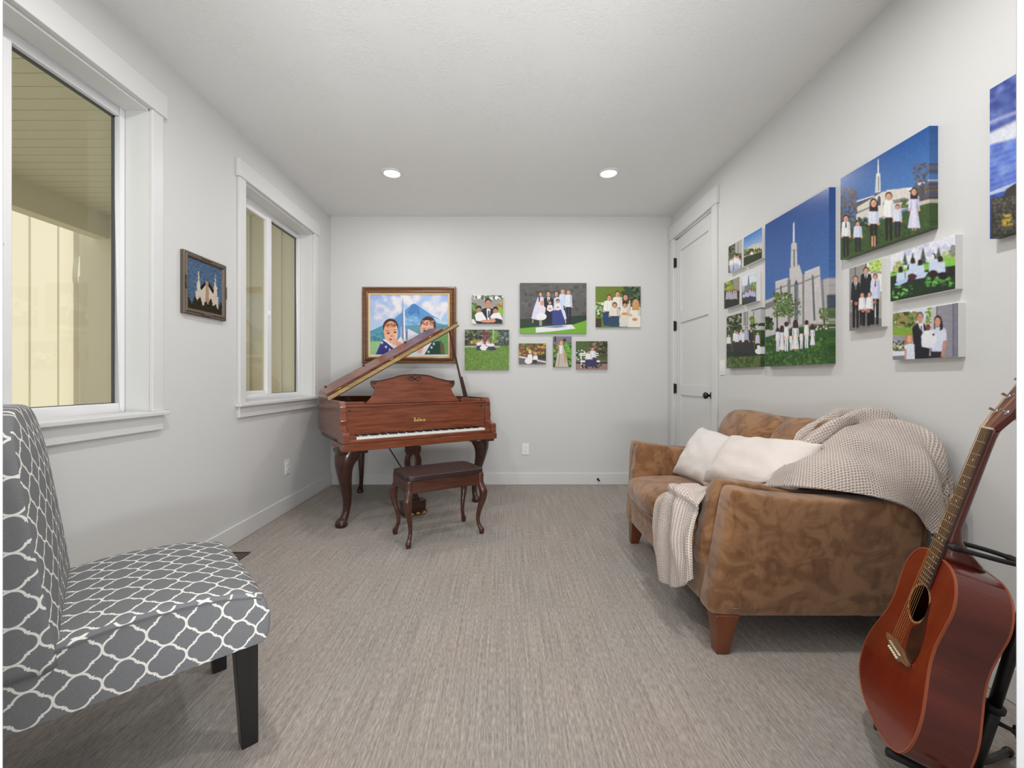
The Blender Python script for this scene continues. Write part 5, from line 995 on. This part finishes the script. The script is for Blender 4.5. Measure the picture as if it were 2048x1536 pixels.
def wall_ring(P, z0, z1, t, name, m, par):
    Q = inset(P, t); n = len(P); V = []
    for R_, z in ((P, z0), (P, z1), (Q, z1), (Q, z0)): V += [(a, b, z) for a, b in R_]
    return mesh(name, V, [(r*n+i, r*n+(i+1) % n, ((r+1) % 4)*n+(i+1) % n, ((r+1) % 4)*n+i) for r in range(4) for i in range(n)], m, par, smooth=False)
sd_ = wall_ring(gout, -.1035, -.002, .003, 'sides', GSIDE, gt)
for z0, z1 in ((-.004, .0012), (-.1045, -.100)):
    bo = [(a*1.004, (b+.25)*1.003-.25) for a, b in gout]; wall_ring(bo, z0, z1, .0035, 'binding', BIND, gt)
ring = lambda r0, r1, n=48: ([(r1*math.cos(a), -.142+r1*math.sin(a)) for a in np.linspace(0, 2*PI, n+1)[:-1]], [(r0*math.cos(a), -.142+r0*math.sin(a)) for a in np.linspace(0, 2*PI, n+1)[:-1]])
o_, i_ = ring(.050, .055); holed(o_, i_, 0, .0006, XYZ).out('rosette', mat('rosette_rope', (196, 160, 104), .4, var=((300, 300, 300), (110, 70, 40), .4, .6)), gt)
pg = spline([(.050, -.115), (.062, -.150), (.078, -.19), (.086, -.235), (.078, -.275), (.055, -.292), (.030, -.272), (.020, -.235), (.018, -.205), (.040, -.185), (.053, -.155), (.052, -.128)], 4, True)
panel(pg, .0015, lambda a, b, c: (a, b, .001+c), .0005).out('pickguard', mat('pickguard_tortoise', (46, 24, 20), .25, var=((30, 30, 30), (64, 30, 22), .4, .6)), gt)
MB().box((-.006, -.300, -.099), (.05, -.02, -.0985)).out('paper_label', mat('label_paper', (170, 150, 126), .8), gt)
brd = MB().prism([(-.0, -.0), (0, 0)], 0, 0, XYZ)
bP = [(-.078, -.283), (-.05, -.279), (-.03, -.272), (.03, -.272), (.05, -.279), (.078, -.283), (.078, -.292), (.045, -.300), (.03, -.309), (-.03, -.309), (-.045, -.300), (-.078, -.292)]
br = MB().prism(bP, 0, .009, XYZ).out('bridge', mat('bridge_wood', (136, 98, 64), .5, var=((10, 80, 10), (98, 64, 42), .35, .7)), gt, bevel=.002)
MB().box((-.037, -.2895, .008), (.037, -.2865, .013)).out('saddle', BONE, br, bevel=.0008)
for k in range(6):
    x = -.0275+k*.011; MB().lathe([(0, 0), (.0035, 0), (.0038, .003), (.002, .0055), (0, .006)], lambda a, b, h: (x+a, -.3005+b, .009+h), 10).out('bridge_pin', BONE, br, smooth=True)
NK = .3594; SC = .648
fb = MB().prism([(-.0285, -.088), (.0285, -.088), (.0215, NK), (-.0215, NK)], .0012, .0075, XYZ).out('fretboard', FRB, gt, bevel=.0008)
for k in range(1, 21):
    y = NK-SC*(1-2**(-k/12)); wv = .0215+(.0285-.0215)*(NK-y)/(NK+.088)-.0004
    MB().tube([(-wv, y, .0075), (wv, y, .0075)], .0011, 6).out('fret', FRM, fb)
for k in (3, 5, 7, 9, 12, 15, 17):
    y = NK-SC*(1-.5*(2**(-(k-1)/12)+2**(-k/12)))
    for x in ((0,) if k != 12 else (-.010, .010)): MB().lathe([(0, .0074), (.0028, .0074), (.0028, .0078), (0, .0078)], lambda a, b, h: (x+a, y+b, h), 12).out('inlay_dot', BONE, fb)
# neck shaft, heel and headstock
nV = []; sec = 14
ys_ = [-.002, .012, .03, .055, .09, .2, .30, NK-.02, NK+.005]; dp = [.098, .086, .062, .036, .022, .020, .018, .018, .020]
nb = MB(); n0 = 0
for y, d_ in zip(ys_, dp):
    wv = .0215+(.0280-.0215)*(NK-y)/(NK+.088)
    for k in range(sec+1):
        a = PI*k/sec; nb.V.append((wv*math.cos(a)*(1 if d_ < .04 else .96), y, .0015-d_*math.sin(a)**(.9 if d_ < .04 else .55)))
m_ = sec+1
for i in range(len(ys_)-1):
    for k in range(m_): nb.F.append((i*m_+k, i*m_+(k+1) % m_, (i+1)*m_+(k+1) % m_, (i+1)*m_+k))
nb.F += [tuple(range(m_)), tuple(range(len(ys_)*m_-1, (len(ys_)-1)*m_-1, -1))]
nb.out('neck', NECKM, gt, smooth=True)
ha = math.radians(15); hT = lambda a, b, c: (a, NK+.002+b*math.cos(ha)+c*math.sin(ha), .0045-b*math.sin(ha)+c*math.cos(ha))
hd_ = MB().prism([(-.0215, 0), (-.024, .012), (-.0365, .045), (-.0385, .17), (-.025, .185), (0, .178), (.025, .185), (.0385, .17), (.0365, .045), (.024, .012), (.0215, 0)], -.016, 0, hT).out('headstock', NECKM, gt, bevel=.002)
MB().box((-.0215, NK-.0005, .002), (.0215, NK+.0045, .0105)).out('nut', BONE, gt, bevel=.0008)
CHR = mat('chrome', (206, 208, 212), .15, metal=1)
posts = []
for sx in (-1, 1):
    for k in range(3):
        y = .050+k*.045; x = sx*.024; posts.append((sx, k, x, y))
        tp = MB().lathe([(0, -.002), (.0075, -.002), (.0075, .002), (.003, .003), (.003, .013), (.0038, .015), (0, .015)], lambda a, b, h: hT(x+a, y+b, h), 14)
        tp.tube([hT(sx*.03, y, -.020), hT(sx*.052, y, -.020)], .0025, 8)
        tp.box((sx*.024-.007, y-.010, -.024), (sx*.024+.007, y+.010, -.016), hT)
        t_ = tp.out('tuning_machine', CHR, hd_, smooth=False)
        panel(spline([(.009*math.cos(a), .0065*math.sin(a)) for a in np.linspace(0, 2*PI, 9)[:-1]], 2, True), .016, lambda a, b, c: hT(sx*.058+c*.8*sx, y+a, -.020+b), .003).out('tuning_button', CHR, t_, smooth=True)
STR = mat('string_bronze', (206, 164, 104), .3, metal=.8)
for k in range(6):
    xn = -.0178+k*.00712; xs = -.0275+k*.011; j = [(-1, 0), (-1, 1), (-1, 2), (1, 2), (1, 1), (1, 0)][k]
    px_, py_ = j[0]*.024, .050+j[1]*.045
    MB().tube([(xs, -.300, .011), (xs, -.288, .0135), (xn, NK+.002, .0113), hT(px_*.93, py_, .008)], (.0007, .00065, .0006, .0005, .00045, .0004)[k], 5).out('string', STR, gt)
# guitar stand ---------------------------------------------------------
RUB = mat('black_rubber', (24, 24, 25), .6)
gs = thing('guitar_stand', 'black tubular guitar stand with padded yoke holding the guitar', 'stand')
GW = lambda a, b, c: GO+GM @ Vector((a, b, c))
p0 = Vector((1.204, 1.105, .03)); p1 = Vector((1.231, 1.068, .255)); p2 = Vector((1.262, 1.02, .56))
MB().tube([p0, p1], .016, 16).out('lower_tube', BLACKM, gs, smooth=True)
MB().tube([p1-(p1-p0)*.05, p2], .0125, 16).out('upper_tube', BLACKM, gs, smooth=True)
MB().tube([p1-(p1-p0).normalized()*.006, p1+(p1-p0).normalized()*.006], .021, 18).out('height_collar', RUB, gs, smooth=True)
kd = Vector((.75, -.6, -.25)).normalized(); q_ = p1-(p1-p0).normalized()*.035
MB().tube([q_, q_+kd*.035, q_+kd*.05], [.006, .005, .012], 10).tube([q_+kd*.045+Vector((0, 0, .014)), q_+kd*.05-Vector((0, 0, .014))], .006, 8).out('locking_knob', RUB, gs, smooth=True)
yk = [p2, p2+Vector((.012, -.012, .045)), GW(.075, .045, -.155), GW(.03, .06, -.12)]
MB().tube(spline([p2, p2+Vector((.004, -.006, .03)), GW(.02, .05, -.165), GW(.0, .052, -.145)], 5), .014, 12).out('yoke_stem', RUB, gs, smooth=True)
for sx in (-1, 1):
    MB().tube(spline([GW(0, .052, -.145), GW(sx*.025, .052, -.135), GW(sx*.040, .050, -.10), GW(sx*.042, .046, -.05), GW(sx*.042, .043, -.012)], 5), [.008]*6+[.006]*15, 12).out('yoke_arm', RUB, gs, smooth=True)
    MB().tube([GW(sx*.042, .0435, -.018), GW(sx*.042, .043, -.002), GW(sx*.042, .0425, .008)], [.008, .010, .005], 12).out('yoke_tip', RUB, gs, smooth=True)
b0 = Vector((1.19, 1.125, .05))
for sx in (-1, 1):
    A_ = GW(sx*.11, -.515-.004, -.13); B_ = GW(sx*.12, -.518, .012); 
    A_.z = max(A_.z, .035); B_.z = max(.03, B_.z-.012)
    z_ = .05 if sx < 0 else .06
MB().tube([GW(-.005, -.519, -.118), GW(.10, -.519, -.118)], .010, 12).out('cradle_bar', BLACKM, gs, smooth=True)
for sx in (-1, 1): MB().tube([GW(.05+sx*.045, -.518, -.118), GW(.052+sx*.047, -.520, -.010)], .011, 12).out('cradle_prong', RUB, gs, smooth=True)
MB().tube([p0+Vector((0, 0, .015)), GW(0, -.524, -.118)], .010, 10).out('cradle_bracket', BLACKM, gs)
for e in ((1.0, .92), (1.45, 1.22), (1.36, .80)):
    MB().tube([p0+Vector((0, 0, .05)), p0.lerp(Vector((*e, .02)), .5)+Vector((0, 0, .012)), (*e, .011)], .009, 10).tube([Vector((*e, .011))-(Vector((*e, .011))-p0)*.06, (*e, .011)], .0115, 10).out('leg', BLACKM, gs, smooth=True)
# ------------------------------------------------------------------ grey patterned chair
def trellis_mat():
    m = mat('trellis_fabric', (128, 129, 131), .9, spec=.15); nt = m.node_tree; N = nt.nodes; L = nt.links; b = N['Principled BSDF']
    def mth(op, a=None, b_=None, c_=None):
        n = N.new('ShaderNodeMath'); n.operation = op
        for i, v in enumerate((a, b_, c_)):
            if v is None: continue
            if isinstance(v, (int, float)): n.inputs[i].default_value = v
            else: L.new(v, n.inputs[i])
        return n.outputs[0]
    uv = N.new('ShaderNodeUVMap'); s = N.new('ShaderNodeSeparateXYZ'); L.new(uv.outputs[0], s.inputs[0])
    def cell(o, sz): return mth('ABSOLUTE', mth('SUBTRACT', mth('FRACT', mth('DIVIDE', o, sz)), .5))
    X = cell(s.outputs['X'], .080); Y = cell(s.outputs['Y'], .080)
    def hyp(a, b_): return mth('SQRT', mth('ADD', mth('MULTIPLY', a, a), mth('MULTIPLY', b_, b_)))
    c1 = mth('SUBTRACT', hyp(mth('SUBTRACT', X, .235), Y), .262); c2 = mth('SUBTRACT', hyp(X, mth('SUBTRACT', Y, .235)), .262)
    bx_ = mth('SUBTRACT', mth('MAXIMUM', X, Y), .300); b2 = mth('SUBTRACT', mth('MAXIMUM', mth('ADD', X, -.03), mth('ADD', Y, .03)), .278)
    d = mth('ABSOLUTE', mth('MINIMUM', mth('MINIMUM', c1, c2), mth('MINIMUM', bx_, b2)))
    r = N.new('ShaderNodeValToRGB'); r.color_ramp.elements[0].position = .026; r.color_ramp.elements[1].position = .034
    r.color_ramp.elements[0].color = (*lin((236, 234, 228)), 1); r.color_ramp.elements[1].color = (*lin((122, 123, 125)), 1); L.new(d, r.inputs[0])
    tc = N.new('ShaderNodeTexCoord'); n = N.new('ShaderNodeTexNoise'); n.inputs['Scale'].default_value = 500; L.new(tc.outputs['Object'], n.inputs['Vector'])
    r2 = N.new('ShaderNodeValToRGB'); r2.color_ramp.elements[0].color = (.80, .80, .80, 1); r2.color_ramp.elements[1].color = (1, 1, 1, 1); r2.color_ramp.elements[0].position = .3; r2.color_ramp.elements[1].position = .7; L.new(n.outputs['Fac'], r2.inputs[0])
    mx = N.new('ShaderNodeMix'); mx.data_type = 'RGBA'; mx.blend_type = 'MULTIPLY'; mx.inputs['Factor'].default_value = 1; L.new(r.outputs[0], mx.inputs['A']); L.new(r2.outputs[0], mx.inputs['B']); L.new(mx.outputs[2], b.inputs['Base Color'])
    bp = N.new('ShaderNodeBump'); bp.inputs['Strength'].default_value = .3; bp.inputs['Distance'].default_value = .001; L.new(n.outputs['Fac'], bp.inputs['Height']); L.new(bp.outputs[0], b.inputs['Normal']); return m
TREL = trellis_mat()
ch = thing('slipper_chair', 'armless grey chair with white trellis pattern and black legs in the left foreground', 'chair', (-.885, 1.445, 0), math.atan2(.688, .725))
# chair frame: +x = forward (seat front at x=0), +y = left (away from the camera), built at origin
def uvbox(o, fn):
    me = o.data; uv = me.uv_layers.new(name='UVMap')
    for pl in me.polygons:
        n = pl.normal
        for li in pl.loop_indices: uv.data[li].uv = fn(me.vertices[me.loops[li].vertex_index].co, n)
HWC = .275
def seatT(x, y, z):
    """rounded front edge and softly crowned top; rear runs under the backrest"""
    X = -.36+x; fz = max(0, (x-.28)/.08); return (X, y*(1-.0*fz), z)
sb = MB(); 
def seat_profile():
    P = [(-.74, .322), (-.005, .312)]+spline([(-.005, .312), (.008, .34), (.010, .39), (-.004, .430), (-.03, .452)], 3)[1:]+spline([(-.03, .452), (-.14, .476), (-.30, .484), (-.44, .470)], 4)[1:]+[(-.74, .455)]
    return P
SP = seat_profile()
nl = 25; V = []; n = len(SP)
for k in range(nl):
    t = -1+2*k/(nl-1); yv = HWC*math.sin(t*PI/2)/1.0
    e = abs(t)
    for a, z in SP:
        up_ = (z-.30)/.18; crown = .018*(1-e**3)*(up_ > .55) if a < .0 else 0
        edge = .012*max(0, (e-.90)/.10)**2
        side = .010*math.sin(PI*min(1, max(0, up_)))*e**8
        V.append((a+(-edge if a > -.05 else 0), yv*(1+side/HWC), z+(crown-.020*max(0, (e-.86)/.14)**2*(up_ > .75))))
Fc = [(k*n+i, k*n+(i+1) % n, (k+1)*n+(i+1) % n, (k+1)*n+i) for k in range(nl-1) for i in range(n)]+[tuple(range(n-1, -1, -1)), tuple(range((nl-1)*n, nl*n))]
so = mesh('seat', V, Fc, TREL, ch, bevel=.006, seg=3)
uvbox(so, lambda c_, nn: (c_.x+.03, c_.z*1.0) if abs(nn.y) > .6 else ((c_.y+.02, c_.z+.01) if nn.x > .75 and c_.x > -.1 else (c_.x+.03, c_.y+.0)))
# seams
for sy in (-1, 1): MB().tube([(a, sy*(HWC+.0015), z-.004) for a, z in SP if z > .43][:], .0022, 6).out('seam', mat('seam_grey', (96, 97, 99), .9), so)
tl = math.tan(math.radians(7.6))
def back_part():
    """reclined backrest with rounded top corners"""
    out = spline([(-.283, .0), (-.283, .15), (-.281, .32), (-.272, .44), (-.235, .535), (-.16, .578), (0, .592), (.16, .578), (.235, .535), (.272, .44), (.281, .32), (.283, .15), (.283, .0)], 5)
    T = lambda a, b, c: (-.418-(b)*tl+c-.065+(.0 if b > .08 else -.0), a, .430+b*.985)
    return panel(out, .125, T, .016, .022, steps=(0, .2, .4, .6, .78, .9))
bo_ = back_part().out('backrest', TREL, ch, smooth=True)
uvbox(bo_, lambda c_, nn: (c_.x+.05, c_.z+.012) if abs(nn.y) > .6 else (c_.y, c_.z+.02))
CL = mat('black_leg', (26, 25, 27), .35, var=((40, 40, 4), (34, 32, 33), .3, .7))
for x, y, dx_, dy_ in ((-.014, -1, .0, 0), (-.014, 1, 0, 0), (-.58, -1, -.055, 0), (-.58, 1, -.055, 0)):
    yy_ = y*(HWC-.062 if dx_ == 0 else HWC-.036); V = []
    for z, s_ in ((0, .72), (.33, 1)):
        f_ = 1-z/.33; V += [(x-.030+(a)*.030*s_+dx_*f_+(.010*f_ if dx_ == 0 else 0), yy_+b*.030*s_+y*.006*f_, z) for a, b in ((-1, -1), (1, -1), (1, 1), (-1, 1))]
    mesh('leg', V, [(3, 2, 1, 0), (4, 5, 6, 7), (0, 1, 5, 4), (1, 2, 6, 5), (2, 3, 7, 6), (3, 0, 4, 7)], CL, ch, bevel=.003)
